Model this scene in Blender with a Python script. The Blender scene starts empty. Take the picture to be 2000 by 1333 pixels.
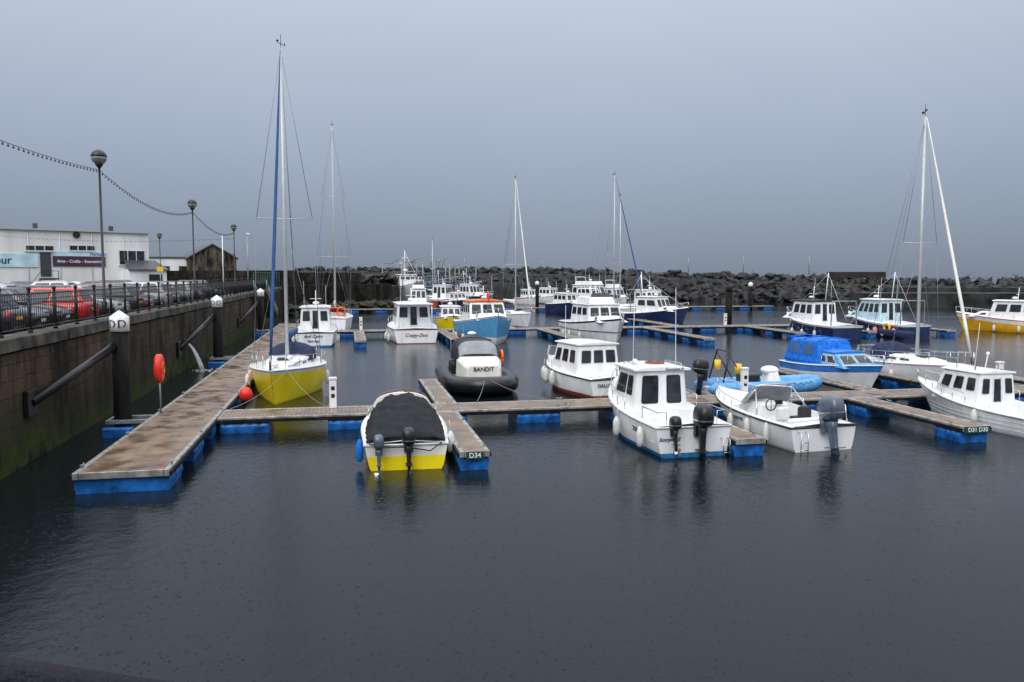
import bpy,bmesh,math,random
from mathutils import Vector,Matrix
R=random.Random(7)
scene=bpy.context.scene
COL=scene.collection
YAW=math.radians(11.31)
UX,UY=math.cos(YAW),math.sin(YAW)
def W(u,v): return (u*UX-v*UY, u*UY+v*UX)

# ---------------------------------------------------------------- materials
MATS={}
def nt(name):
    m=bpy.data.materials.new(name); m.use_nodes=True
    n=m.node_tree.nodes; l=m.node_tree.links
    return m,n,l,n['Principled BSDF']
def mat(name,col,rough=.4,metal=0.,var=.12,scale=5.,bump=0.,streak=False,coat=0.):
    if name in MATS: return MATS[name]
    m,n,l,b=nt(name)
    tc=n.new('ShaderNodeTexCoord'); mp=n.new('ShaderNodeMapping')
    l.new(tc.outputs['Object'],mp.inputs['Vector'])
    if streak: mp.inputs['Scale'].default_value=(1,1,.22)
    no=n.new('ShaderNodeTexNoise'); no.inputs['Scale'].default_value=scale; no.inputs['Detail'].default_value=6
    l.new(mp.outputs[0],no.inputs['Vector'])
    r=n.new('ShaderNodeValToRGB'); l.new(no.outputs['Fac'],r.inputs['Fac'])
    r.color_ramp.elements[0].position=.3; r.color_ramp.elements[1].position=.7
    r.color_ramp.elements[0].color=tuple(c*(1-var*1.5) for c in col)+(1,)
    r.color_ramp.elements[1].color=tuple(min(1,c*(1+var*.6)) for c in col)+(1,)
    l.new(r.outputs[0],b.inputs['Base Color'])
    b.inputs['Roughness'].default_value=rough; b.inputs['Metallic'].default_value=metal
    b.inputs['Coat Weight'].default_value=coat
    if rough>=.6: b.inputs['Specular IOR Level'].default_value=.22
    if bump:
        bp=n.new('ShaderNodeBump'); bp.inputs['Strength'].default_value=bump; bp.inputs['Distance'].default_value=.03
        l.new(no.outputs['Fac'],bp.inputs['Height']); l.new(bp.outputs[0],b.inputs['Normal'])
    MATS[name]=m; return m
white=mat('white_gelcoat',(.85,.86,.86),.3,0,.11,2.5,streak=True,coat=.2)
cream=mat('cream_gelcoat',(.8,.79,.72),.35,0,.12,2.5,streak=True)
offw=mat('grey_white_deck',(.66,.68,.68),.5,0,.12,6)
yellow=mat('yellow_gelcoat',(.98,.76,.012),.3,0,.08,2.5,streak=True)
gold=mat('amber_hull_paint',(.88,.47,.02),.35,0,.14,2,streak=True)
navy=mat('navy_hull_paint',(.015,.03,.1),.25,0,.25,3,streak=True,coat=.3)
sky_blue=mat('light_blue_hull_paint',(.09,.36,.66),.35,0,.12,3,streak=True)
blue=mat('blue_hull_paint',(.04,.22,.66),.35,0,.15,3)
antif=mat('blue_antifouling',(.03,.18,.4),.6,0,.3,6)
redb=mat('red_brown_antifouling',(.3,.07,.035),.6,0,.3,6)
blackp=mat('black_plastic',(.015,.016,.018),.35,0,.3,8)
blackc=mat('black_canvas',(.013,.015,.019),.75,0,.35,5,.3)
greyc=mat('charcoal_canvas',(.035,.038,.046),.65,0,.3,5,.3)
navyc=mat('navy_canvas',(.02,.03,.085),.7,0,.3,5,.3)
bluec=mat('blue_canvas',(.01,.17,.7),.6,0,.3,5,.3)
tarp=mat('blue_float_wrap',(.01,.14,.48),.36,0,.45,3.5,.6)
glass=mat('dark_window_glass',(.03,.037,.042),.06,0,.5,2)
clear=mat('clear_vinyl_window',(.25,.28,.3),.12,0,.25,2)
alu=mat('aluminium',(.55,.57,.6),.35,.8,.1,4)
mastm=mat('painted_mast',(.52,.53,.55),.35,.2,.1,2)
steel=mat('stainless_steel',(.6,.61,.62),.25,.9,.1,6)
wirem=mat('rigging_wire',(.25,.27,.3),.4,.5,.1,6)
orange=mat('orange_plastic',(.85,.14,.02),.45,0,.12,5)
redp=mat('red_plastic',(.82,.035,.02),.4,0,.12,5)
ropew=mat('pale_rope',(.3,.28,.22),.8,0,.2,20)
fend=mat('fender_vinyl',(.66,.66,.62),.4,0,.15,8)
ironb=mat('black_iron_paint',(.012,.013,.016),.35,.2,.3,10)
rubber=mat('tyre_rubber',(.02,.02,.02),.7,0,.2,9)
timber=mat('dark_tarred_timber',(.014,.012,.011),.85,0,.6,4,.6,streak=True)
galv=mat('galvanised_steel',(.33,.34,.35),.5,.5,.25,8)
edgem=mat('pontoon_edge_metal',(.36,.36,.34),.4,.3,.4,4)
render_w=mat('painted_render',(.76,.77,.75),.7,0,.16,.35,.2,streak=True)
slate=mat('slate_roof',(.06,.06,.07),.5,0,.3,1.5)
greyeng=mat('grey_engine_paint',(.08,.11,.16),.25,0,.2,5,coat=.4)
teak=mat('varnished_wood',(.2,.08,.03),.4,0,.3,6)
yel2=mat('yellow_plastic',(.85,.5,.02),.4,0,.1,5)

def stone_mat(name,c1,c2,mortar,scale,rough=.8,moss=True,bw=.9,rh=.45):
    m,n,l,b=nt(name)
    tc=n.new('ShaderNodeTexCoord')
    wn=n.new('ShaderNodeTexNoise'); wn.inputs['Scale'].default_value=2.2; wn.inputs['Detail'].default_value=3; l.new(tc.outputs['Object'],wn.inputs['Vector'])
    wm_=n.new('ShaderNodeVectorMath'); wm_.operation='MULTIPLY_ADD'; l.new(wn.outputs['Color'],wm_.inputs[0]); wm_.inputs[1].default_value=(.16,.16,.16); l.new(tc.outputs['Object'],wm_.inputs[2])
    sep=n.new('ShaderNodeSeparateXYZ'); l.new(wm_.outputs[0],sep.inputs[0])
    cmb=n.new('ShaderNodeCombineXYZ')
    ad=n.new('ShaderNodeMath'); ad.operation='ADD'; l.new(sep.outputs['X'],ad.inputs[0]); l.new(sep.outputs['Y'],ad.inputs[1])
    l.new(ad.outputs[0],cmb.inputs['X']); l.new(sep.outputs['Z'],cmb.inputs['Y'])
    br=n.new('ShaderNodeTexBrick'); l.new(cmb.outputs[0],br.inputs['Vector'])
    br.inputs['Scale'].default_value=scale; br.inputs['Color1'].default_value=c1+(1,); br.inputs['Color2'].default_value=c2+(1,)
    br.inputs['Mortar'].default_value=mortar+(1,); br.inputs['Mortar Size'].default_value=.012
    br.inputs['Brick Width'].default_value=bw; br.inputs['Row Height'].default_value=rh
    no=n.new('ShaderNodeTexNoise'); no.inputs['Scale'].default_value=1.0; no.inputs['Detail'].default_value=10; no.inputs['Roughness'].default_value=.72
    mp=n.new('ShaderNodeMapping'); mp.inputs['Scale'].default_value=(1,1,.28); l.new(tc.outputs['Object'],mp.inputs[0]); l.new(mp.outputs[0],no.inputs['Vector'])
    r=n.new('ShaderNodeValToRGB'); l.new(no.outputs['Fac'],r.inputs[0]); r.color_ramp.elements[0].position=.42; r.color_ramp.elements[1].position=.62
    r.color_ramp.elements[0].color=(.1,.09,.085,1); r.color_ramp.elements[1].color=(1.45,1.28,1.05,1)
    mx=n.new('ShaderNodeMix'); mx.data_type='RGBA'; mx.blend_type='MULTIPLY'; mx.inputs[0].default_value=1
    l.new(br.outputs['Color'],mx.inputs[6]); l.new(r.outputs[0],mx.inputs[7])
    out=mx.outputs[2]
    if moss:
        a=n.new('ShaderNodeMath'); a.operation='MULTIPLY_ADD'; l.new(no.outputs['Fac'],a.inputs[0]); a.inputs[1].default_value=-4.2; l.new(sep.outputs['Z'],a.inputs[2])
        # object origin is at world zero, so Z is height above the water
        for lo,hi,colr in((-1.7,.0,(.02,.022,.01,1)),(-2.0,-1.2,(.035,.05,.007,1)),(-2.4,-1.95,(.006,.008,.006,1))):
            r2=n.new('ShaderNodeMapRange'); l.new(a.outputs[0],r2.inputs[0]); r2.inputs[1].default_value=lo; r2.inputs[2].default_value=hi; r2.inputs[3].default_value=1; r2.inputs[4].default_value=0
            m2=n.new('ShaderNodeMix'); m2.data_type='RGBA'; l.new(r2.outputs[0],m2.inputs[0]); l.new(out,m2.inputs[6]); m2.inputs[7].default_value=colr; out=m2.outputs[2]
    l.new(out,b.inputs['Base Color']); b.inputs['Roughness'].default_value=rough; b.inputs['Specular IOR Level'].default_value=.2
    bp=n.new('ShaderNodeBump'); bp.inputs['Strength'].default_value=.9; bp.inputs['Distance'].default_value=.08
    sm=n.new('ShaderNodeMath'); sm.operation='SUBTRACT'; l.new(no.outputs['Fac'],sm.inputs[0]); l.new(br.outputs['Fac'],sm.inputs[1]); l.new(sm.outputs[0],bp.inputs['Height'])
    l.new(bp.outputs[0],b.inputs['Normal']); return m
quaym=stone_mat('weathered_quay_concrete',(.07,.053,.037),(.045,.036,.027),(.02,.017,.013),1.0,bw=2.2,rh=.4)
darkstone=stone_mat('dark_basalt_masonry',(.04,.036,.033),(.015,.015,.015),(.05,.046,.042),1.6,moss=False,rh=.4)
housestone=stone_mat('grey_rubble_masonry',(.14,.13,.12),(.08,.078,.075),(.13,.125,.12),2,moss=False)

def deck_mat():
    m,n,l,b=nt('wet_decking')
    tc=n.new('ShaderNodeTexCoord'); wv=n.new('ShaderNodeTexWave'); wv.inputs['Scale'].default_value=2.4; wv.bands_direction='Y'; wv.inputs['Distortion'].default_value=.25
    l.new(tc.outputs['Object'],wv.inputs['Vector'])
    no=n.new('ShaderNodeTexNoise'); no.inputs['Scale'].default_value=1.6; no.inputs['Detail'].default_value=8; l.new(tc.outputs['Object'],no.inputs['Vector'])
    r=n.new('ShaderNodeValToRGB'); l.new(no.outputs['Fac'],r.inputs[0]); r.color_ramp.elements[0].position=.3;r.color_ramp.elements[1].position=.72
    r.color_ramp.elements[0].color=(.11,.074,.045,1); r.color_ramp.elements[1].color=(.28,.19,.12,1)
    r2=n.new('ShaderNodeMapRange'); l.new(wv.outputs['Fac'],r2.inputs[0]); r2.inputs[1].default_value=0;r2.inputs[2].default_value=.25;r2.inputs[3].default_value=.5;r2.inputs[4].default_value=1
    mx=n.new('ShaderNodeMix'); mx.data_type='RGBA'; mx.blend_type='MULTIPLY'; mx.inputs[0].default_value=1; l.new(r.outputs[0],mx.inputs[6]); l.new(r2.outputs[0],mx.inputs[7])
    l.new(mx.outputs[2],b.inputs['Base Color']); b.inputs['Specular IOR Level'].default_value=.5
    rr=n.new('ShaderNodeMapRange'); l.new(no.outputs['Fac'],rr.inputs[0]); rr.inputs[1].default_value=.38;rr.inputs[2].default_value=.6;rr.inputs[3].default_value=.12;rr.inputs[4].default_value=.5; l.new(rr.outputs[0],b.inputs['Roughness'])
    return m
deckm=deck_mat()
def water_mat():
    m,n,l,b=nt('harbour_water')
    b.inputs['Base Color'].default_value=(.005,.009,.011,1); b.inputs['IOR'].default_value=1.33; b.inputs['Specular IOR Level'].default_value=.27
    tc=n.new('ShaderNodeTexCoord')
    n1=n.new('ShaderNodeTexNoise'); n1.inputs['Scale'].default_value=3.0; n1.inputs['Detail'].default_value=4; l.new(tc.outputs['Object'],n1.inputs['Vector'])
    n2=n.new('ShaderNodeTexNoise'); n2.inputs['Scale'].default_value=22; n2.inputs['Detail'].default_value=3; l.new(tc.outputs['Object'],n2.inputs['Vector'])
    n3=n.new('ShaderNodeTexNoise'); n3.inputs['Scale'].default_value=.1; n3.inputs['Detail'].default_value=5; l.new(tc.outputs['Object'],n3.inputs['Vector'])
    rr=n.new('ShaderNodeMapRange'); l.new(n3.outputs['Fac'],rr.inputs[0]); rr.inputs[1].default_value=.35;rr.inputs[2].default_value=.65;rr.inputs[3].default_value=.04;rr.inputs[4].default_value=.15; l.new(rr.outputs[0],b.inputs['Roughness'])
    acc=None
    for sc,fr,wd_,pw in((6.5,40,.42,2.5),(12,34,.45,2),(4.1,90,.2,5)):
        vo=n.new('ShaderNodeTexVoronoi'); vo.inputs['Scale'].default_value=sc; l.new(tc.outputs['Object'],vo.inputs['Vector'])
        mm=n.new('ShaderNodeMath'); mm.operation='MULTIPLY'; l.new(vo.outputs['Distance'],mm.inputs[0]); mm.inputs[1].default_value=fr
        sn=n.new('ShaderNodeMath'); sn.operation='SINE'; l.new(mm.outputs[0],sn.inputs[0])
        fo=n.new('ShaderNodeMapRange'); l.new(vo.outputs['Distance'],fo.inputs[0]); fo.inputs[1].default_value=0;fo.inputs[2].default_value=wd_;fo.inputs[3].default_value=1;fo.inputs[4].default_value=0
        ml=n.new('ShaderNodeMath'); ml.operation='MULTIPLY'; l.new(sn.outputs[0],ml.inputs[0]); l.new(fo.outputs[0],ml.inputs[1])
        sx=n.new('ShaderNodeSeparateXYZ'); l.new(vo.outputs['Color'],sx.inputs[0]); gt=n.new('ShaderNodeMath'); gt.operation='POWER'; l.new(sx.outputs[0],gt.inputs[0]); gt.inputs[1].default_value=pw
        m3=n.new('ShaderNodeMath'); m3.operation='MULTIPLY'; l.new(ml.outputs[0],m3.inputs[0]); l.new(gt.outputs[0],m3.inputs[1])
        if acc is None: acc=m3
        else:
            s_=n.new('ShaderNodeMath'); s_.operation='ADD'; l.new(acc.outputs[0],s_.inputs[0]); l.new(m3.outputs[0],s_.inputs[1]); acc=s_
    a1=n.new('ShaderNodeMath'); a1.operation='MULTIPLY_ADD'; l.new(n2.outputs['Fac'],a1.inputs[0]); a1.inputs[1].default_value=.3; l.new(n1.outputs['Fac'],a1.inputs[2])
    a2=n.new('ShaderNodeMath'); a2.operation='MULTIPLY_ADD'; l.new(acc.outputs[0],a2.inputs[0]); a2.inputs[1].default_value=.2; l.new(a1.outputs[0],a2.inputs[2])
    bp=n.new('ShaderNodeBump'); bp.inputs['Strength'].default_value=.45; bp.inputs['Distance'].default_value=.026
    l.new(a2.outputs[0],bp.inputs['Height']); l.new(bp.outputs[0],b.inputs['Normal'])
    return m
waterm=water_mat()
asphalt=mat('wet_asphalt',(.05,.05,.052),.3,0,.35,2,.2)
rockm=mat('wet_basalt_rock',(.036,.036,.039),.6,0,.6,.9,.7)
weedm=mat('weedy_rock',(.03,.036,.018),.6,0,.5,1,.7)
foam=mat('white_foam',(.6,.64,.66),.4,0,.25,14,.5)

# ---------------------------------------------------------------- mesh helper
class MB:
    def __init__(s): s.v=[];s.f=[];s.m=[];s.s=[]
    def add(s,vs,fs,mi=0,sm=False):
        o=len(s.v); s.v+= [tuple(p) for p in vs]
        for f in fs: s.f.append([i+o for i in f]); s.m.append(mi); s.s.append(sm)
        return s
    def box(s,c,d,mi=0,rz=0.,ry=0.):
        M=Matrix.Rotation(rz,3,'Z')@Matrix.Rotation(ry,3,'Y'); c=Vector(c)
        vs=[c+M@Vector((x*d[0]/2,y*d[1]/2,z*d[2]/2)) for x in(-1,1) for y in(-1,1) for z in(-1,1)]
        return s.add(vs,[(0,1,3,2),(4,6,7,5),(0,4,5,1),(2,3,7,6),(0,2,6,4),(1,5,7,3)],mi)
    def loft(s,rings,mi=0,caps=True,sm=True,closed=True,mis=None):
        n=len(rings[0]); vs=[p for r in rings for p in r]; o=len(s.v); s.v+=[tuple(p) for p in vs]
        for i in range(len(rings)-1):
            for j in range(n if closed else n-1):
                k=(j+1)%n
                s.f.append([o+i*n+j,o+i*n+k,o+(i+1)*n+k,o+(i+1)*n+j]); s.m.append(mis[j] if mis else mi); s.s.append(sm)
        if caps:
            s.f.append([o+j for j in range(n)][::-1]); s.m.append(mi); s.s.append(False)
            s.f.append([o+(len(rings)-1)*n+j for j in range(n)]); s.m.append(mi); s.s.append(False)
        return s
    def tube(s,pts,r,n=8,mi=0):
        pts=[Vector(p) for p in pts]; rs=r if isinstance(r,(list,tuple)) else [r]*len(pts); rings=[]
        nrm=None
        for i,p in enumerate(pts):
            t=(pts[min(i+1,len(pts)-1)]-pts[max(i-1,0)]).normalized()
            if nrm is None:
                up=Vector((0,0,1)) if abs(t.z)<.9 else Vector((1,0,0)); nrm=t.cross(up).normalized()
            else: nrm=(nrm-t*nrm.dot(t)).normalized()
            b=t.cross(nrm)
            rings.append([p+(nrm*math.cos(2*math.pi*k/n)+b*math.sin(2*math.pi*k/n))*rs[i] for k in range(n)])
        return s.loft(rings,mi)
    def sph(s,c,r,sc=(1,1,1),mi=0,nu=12,nv=8):
        rings=[]
        for i in range(nv+1):
            a=-math.pi/2+math.pi*i/nv; rr=max(.001,math.cos(a))
            rings.append([(c[0]+r*sc[0]*rr*math.cos(2*math.pi*k/nu),c[1]+r*sc[1]*rr*math.sin(2*math.pi*k/nu),c[2]+r*sc[2]*math.sin(a)) for k in range(nu)])
        return s.loft(rings,mi)
    def torus(s,c,R_,r,ax='x',mi=0,n=20,k=8,a0=0,a1=2*math.pi):
        pts=[]
        for i in range(n+1):
            a=a0+(a1-a0)*i/n; q=(R_*math.cos(a),R_*math.sin(a))
            pts.append((c[0],c[1]+q[0],c[2]+q[1]) if ax=='x' else ((c[0]+q[0],c[1],c[2]+q[1]) if ax=='y' else (c[0]+q[0],c[1]+q[1],c[2])))
        return s.tube(pts,r,k,mi)
    def mesh(s,name,mats):
        me=bpy.data.meshes.new(name); me.from_pydata(s.v,[],s.f)
        for m in (mats if isinstance(mats,(list,tuple)) else [mats]): me.materials.append(m)
        me.polygons.foreach_set('material_index',s.m); me.polygons.foreach_set('use_smooth',s.s); 
        bm=bmesh.new(); bm.from_mesh(me); bmesh.ops.recalc_face_normals(bm,faces=bm.faces); bm.to_mesh(me); bm.free(); me.update()
        return me
    def obj(s,name,mats,parent=None,bevel=0,label=None):
        o=bpy.data.objects.new(name,s.mesh(name,mats)); COL.objects.link(o)
        if parent: o.parent=parent
        if bevel:
            b=o.modifiers.new('b','BEVEL'); b.width=bevel; b.segments=2; b.limit_method='ANGLE'; b.angle_limit=math.radians(50)
        if label: o['label']=label
        return o
def root(name,label,cat,loc=(0,0,0),yaw=0.,group=None):
    e=bpy.data.objects.new(name,None); COL.objects.link(e); e.empty_display_size=.3
    e.location=loc; e.rotation_euler=(0,0,yaw); e['label']=label; e['category']=cat
    if group: e['group']=group
    return e
def tag(o,label,cat,group=None):
    o['label']=label;o['category']=cat
    if group:o['group']=group
    return o
def struct(o): o['kind']='structure'; return o
def text(body,origin,right,up,size,parent,m,name='lettering',align='CENTER',shear=0.,depth=.004):
    c=bpy.data.curves.new(name,'FONT'); c.body=body; c.size=size; c.align_x=align; c.align_y='CENTER'; c.extrude=depth; c.shear=shear; c.offset=size*.012
    t=bpy.data.objects.new('tmp',c); COL.objects.link(t); dg=bpy.context.evaluated_depsgraph_get(); dg.update()
    me=bpy.data.meshes.new_from_object(t.evaluated_get(dg)); bpy.data.objects.remove(t)
    me.materials.clear(); me.materials.append(m)
    o=bpy.data.objects.new(name,me); COL.objects.link(o); o.parent=parent
    r=Vector(right).normalized(); u=Vector(up).normalized(); z=r.cross(u)
    M=Matrix((r,u,z)).transposed().to_4x4(); M.translation=Vector(origin); o.matrix_local=M
    return o
def panel(q,u0,u1,v0,v1,ref,parent,name='window',mats=None,rad=.07,fr=.035,thick=.012):
    p00,p10,p11,p01=[Vector(p) for p in q]
    nrm=(p10-p00).cross(p01-p00).normalized(); ctr=(p00+p10+p11+p01)/4
    if nrm.dot(ctr-Vector(ref))<0: nrm=-nrm
    def P(u,v,d): return (p00*(1-u)+p10*u)*(1-v)+(p01*(1-u)+p11*u)*v+nrm*d
    w=(p10-p00).length; h=(p01-p00).length
    def poly(ins):
        a,b,c,d=u0+ins/w,u1-ins/w,v0+ins/h,v1-ins/h; r=max(.005,rad-ins*.5); ru,rv=min(r/w,(b-a)*.45),min(r/h,(d-c)*.45); L=[]
        for cx,cy,s in((b-ru,d-rv,0),(a+ru,d-rv,1),(a+ru,c+rv,2),(b-ru,c+rv,3)):
            for k in range(4):
                t=(s+k/3)*math.pi/2; L.append((cx+ru*math.cos(t),cy+rv*math.sin(t)))
        return L
    mb=MB(); A=poly(0); B=poly(fr)
    mb.loft([[P(u,v,-.01) for u,v in A],[P(u,v,thick) for u,v in A]],0,sm=False)
    mb.loft([[P(u,v,0) for u,v in B],[P(u,v,thick+.006) for u,v in B]],1,sm=False)
    return mb.obj(name,mats or [offw,glass],parent)
def house(rt,name,x0,x1,wb,wt,z0,z1,rb,rf,m,side=(),front=(),back=(),roof=None,wm=None,bevel=.04,door=None,dm=None):
    b=[(x0,-wb,z0),(x1,-wb,z0),(x1,wb,z0),(x0,wb,z0)]; t=[(x0+rb,-wt,z1),(x1-rf,-wt,z1),(x1-rf,wt,z1),(x0+rb,wt,z1)]
    o=MB().add(b+t,[(0,3,2,1),(4,5,6,7),(0,1,5,4),(1,2,6,5),(2,3,7,6),(3,0,4,7)]).obj(name,m,rt,bevel)
    ref=((x0+x1)/2,0,(z0+z1)/2)
    for w in side:
        panel((b[0],b[1],t[1],t[0]),*w,ref,o,mats=wm); panel((b[3],b[2],t[2],t[3]),*w,ref,o,mats=wm)
    for w in front: panel((b[1],b[2],t[2],t[1]),*w,ref,o,mats=wm)
    for w in back: panel((b[0],b[3],t[3],t[0]),*w,ref,o,mats=wm)
    if door: panel((b[0],b[3],t[3],t[0]),*door,ref,o,'door',dm or [offw,glass],.03,.07)
    if roof:
        ov,th,rm=roof[:3]; of=roof[3] if len(roof)>3 else ov
        n=7; rings=[]
        for i in range(n):
            y=-(wt+ov)+2*(wt+ov)*i/(n-1); cr=.06*(1-(y/(wt+ov))**2)
            rings.append([(x0+rb-ov,y,z1+.004),(x1-rf+of,y,z1+.004),(x1-rf+of,y,z1+th+cr),(x0+rb-ov,y,z1+th+cr)])
        MB().loft(rings,0,sm=False).obj('roof',rm,o,.015)
    return o
# ---------------------------------------------------------------- hull
class Hull:
    def __init__(h,rt,L,B,fb,rise=.4,rake=.6,sw=.85,mats=None,deck=None,cock=None,draft=.4,band=.12,p=2.2,strake=None,trans=0.,N=22,boot=.1):
        h.L,h.B,h.fb,h.rise,h.rake,h.sw,h.p,h.tr=L,B,fb,rise,rake,sw,p,trans
        mats=mats or [white,white,antif]
        lv=lambda zs:[zs,zs-band,(zs-band+boot)/2,boot,-.12,-draft]
        rings=[]
        for i in range(N+1):
            t=(i/N)**.9; zs=h.zs(t); r=[]
            for z in lv(zs):
                bb=h.hb(t,z); r.append((h.X(t,z),bb if z>-draft else .0,z if z>-draft else -draft*(1-.7*t**4)))
            full=[(x,y,z) for x,y,z in r]+[(x,-y,z) for x,y,z in r[-2::-1]]
            rings.append(full)
        mi=[0,1,1,2,2]; mis=mi+mi[::-1]
        mb=MB(); mb.loft(rings,1,caps=False,closed=False,mis=mis)
        r0=rings[0]; n=len(r0)
        for i in range(5): mb.add([r0[i],r0[i+1],r0[n-2-i],r0[n-1-i]] if i<4 else [r0[i],r0[i+1],r0[n-1-i]],[(0,1,2,3)] if i<4 else [(0,1,2)],mi[i])
        h.o=mb.obj('hull',mats,rt)
        def dk(t):
            x,b,z=h.sh(t); i1=max(b-.12,.005); i2=max(b-.35,.003)
            return [(x,b,z),(x,i1,z+.025),(x,i2,z+.03),(x,0,z+.08)]
        def ck(t,zf):
            x,b,z=h.sh(t); i1=max(b-.14,.02)
            return [(x,b,z),(x,i1,z+.025),(x,i1-.04,zf),(x,0,zf)]
        ts=[i/N for i in range(N+1)]
        if cock:
            a,c,zf=cock; seq=[(0,0),(a,0),(a+.001,1)]+[(t,1) for t in ts if a+.01<t<c-.01]+[(c,1),(c+.001,0)]+[(t,0) for t in ts if t>c+.01]
        else: seq=[(t,0) for t in ts]; zf=0
        R2=[]
        for t,k in seq:
            q=ck(t,zf) if k else dk(t); R2.append(q+[(x,-y,z) for x,y,z in q[-2::-1]])
        MB().loft(R2,0,caps=False,closed=False,sm=False).obj('deck',deck or offw,rt)
        sm_=strake or blackp
        mb=MB()
        for s in(1,-1): mb.tube([(x,(b+.01)*s,z-.02) for x,b,z in[h.sh(i/24) for i in range(25)]],.03,6)
        x,b,z=h.sh(0); mb.tube([(x-.01,b,z-.02),(x-.01,-b,z-.02)],.03,6); mb.obj('rubbing_strake',sm_,rt)
    def f(h,t,p):
        if t<.45: q=t/.45; q=q*q*(3-2*q); return h.sw+(1-h.sw)*q
        q=(t-.45)/.55; return max(.004,1-q**p)
    def zs(h,t): return h.fb+h.rise*t**2.2
    def hb(h,t,z):
        zs=h.zs(t); top=h.B/2*h.f(t,h.p); wl=h.B/2*.86*h.f(t,h.p*.72)
        if z<=0: return wl*(.93 if z>-.2 else 0)
        return wl+(top-wl)*min(1,z/zs)**.75
    def X(h,t,z):
        zz=max(0,z)/h.zs(t); return -h.L/2+t*(h.L-h.rake)+h.rake*zz*t**3+h.tr*zz*(1-t)**4
    def sh(h,t): z=h.zs(t); return (h.X(t,z),h.hb(t,z),z)
    def rails(h,rt,t0,t1,ht=.55,n=5,name='guard_rail',r=.014,wires=1,join=True):
        mb=MB()
        for lvl in range(1,wires+1):
            L=[]
            m=16
            for i in range(m+1):
                x,b,z=h.sh(t0+(t1-t0)*i/m); L.append((x,max(b-.07,0),z+ht*lvl/wires))
            if join: mb.tube(L+[(x,-y,z) for x,y,z in L[::-1]],r,6)
            else:
                mb.tube(L,r,6); mb.tube([(x,-y,z) for x,y,z in L],r,6)
        for i in range(n):
            x,b,z=h.sh(t0+(t1-t0)*i/(n-1)); b=max(b-.07,.02)
            for s in(1,-1): mb.tube([(x,b*s,z),(x,b*s,z+ht)],r,6)
        return mb.obj(name,steel,rt)
def fender(rt,x,y,z,r=.11,l=.5,m=None):
    mb=MB(); mb.tube([(x,y,z-l/2-.04),(x,y,z-l/2),(x,y,z-l/2+r),(x,y,z),(x,y,z+l/2-r),(x,y,z+l/2),(x,y,z+l/2+.05)],[.03,r*.7,r,r,r,r*.6,.03],10)
    mb.tube([(x,y,z+l/2),(x,y*.97,z+l/2+.35)],.01,5); return mb.obj('fender',m or fend,rt)
def hfenders(h,rt,ts,side,z=.35,**k):
    for t in ts:
        x,b,zz=h.sh(t); fender(rt,x,(b+.12)*side,z,**k)
def antenna(rt,x,y,z,l,lean=0,r=.011,m=None):
    return MB().tube([(x,y,z),(x-lean*.5*l,y,z+l*.5),(x-lean*l,y,z+l)],[r*1.4,r,r*.6],5).obj('whip_aerial',m or white,rt)
def liferingm(rt,c,ax='x',r=.3,m=None,name='lifebuoy'): return MB().torus(c,r,.06,ax,0,20,8).obj(name,m or orange,rt)
def outboard(rt,x,y,z,sc=1.,m=None,tilt=0.,turn=0.):
    g=bpy.data.objects.new('outboard_motor',None); COL.objects.link(g); g.parent=rt; g.location=(x,y,z); g.rotation_euler=(0,tilt,turn)
    def ring(zz,lx,ly,ox,n=14,e=.6):
        return [((abs(math.cos(a))**e*(1 if math.cos(a)>0 else -1)*lx+ox)*sc,(abs(math.sin(a))**e*(1 if math.sin(a)>0 else -1)*ly)*sc,zz*sc) for a in [2*math.pi*k/n for k in range(n)]]
    MB().loft([ring(.1,.2,.14,-.16),ring(.16,.27,.19,-.18),ring(.36,.29,.2,-.19),ring(.52,.26,.18,-.2),ring(.6,.18,.12,-.22),ring(.62,.08,.05,-.22)],0).obj('engine_cowl',m or blackp,g)
    mb=MB(); mb.loft([ring(.12,.16,.11,-.15),ring(-.1,.11,.08,-.14),ring(-.5,.09,.06,-.16),ring(-.72,.11,.035,-.18)],0)
    mb.box((-.18*sc,0,-.5*sc),(.42*sc,.2*sc,.02*sc)); mb.tube([(.05*sc,0,-.78*sc),(-.05*sc,0,-.78*sc),(-.34*sc,0,-.78*sc),(-.38*sc,0,-.78*sc)],[.02*sc,.06*sc,.06*sc,.03*sc],8)
    mb.add([(-.02*sc,0,-.8*sc),(-.3*sc,0,-.8*sc),(-.25*sc,0,-1.0*sc),(-.2*sc,.012,-1.0*sc)],[(0,1,2,3)]); mb.box((0,0,0),(.12*sc,.26*sc,.34*sc)); mb.obj('drive_leg',m or blackp,g,)
    MB().loft([ring(.235,.288,.2,-.187),ring(.27,.292,.203,-.187)],0,caps=False).obj('cowl_stripe',steel,g)
    mb=MB()
    for k in range(3):
        a=k*2.094; d=Vector((0,math.cos(a),math.sin(a))); e=Vector((.35,-math.sin(a),math.cos(a))).normalized(); c=Vector((-.4,0,-.78))
        mb.add([tuple((c+d*.03-e*.03)*sc),tuple((c+d*.15-e*.07)*sc),tuple((c+d*.17+e*.05)*sc),tuple((c+d*.03+e*.04)*sc)],[(0,1,2,3)])
    mb.obj('propeller',steel,g)
    return g
def mooring(name,a,b,sag=.25,lab='pale mooring rope from boat to pontoon'):
    a,b=Vector(a),Vector(b); o=MB().tube([a.lerp(b,i/10)-Vector((0,0,sag*4*(i/10)*(1-i/10))) for i in range(11)],.01,5).obj(name,ropew); tag(o,lab,'rope','mooring ropes'); return o
def place(u,v,head,name,label,cat,group='boats moored at the marina'):
    x,y=W(u,v); return root(name,label,cat,(x,y,0),YAW+math.radians(head),group)

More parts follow.
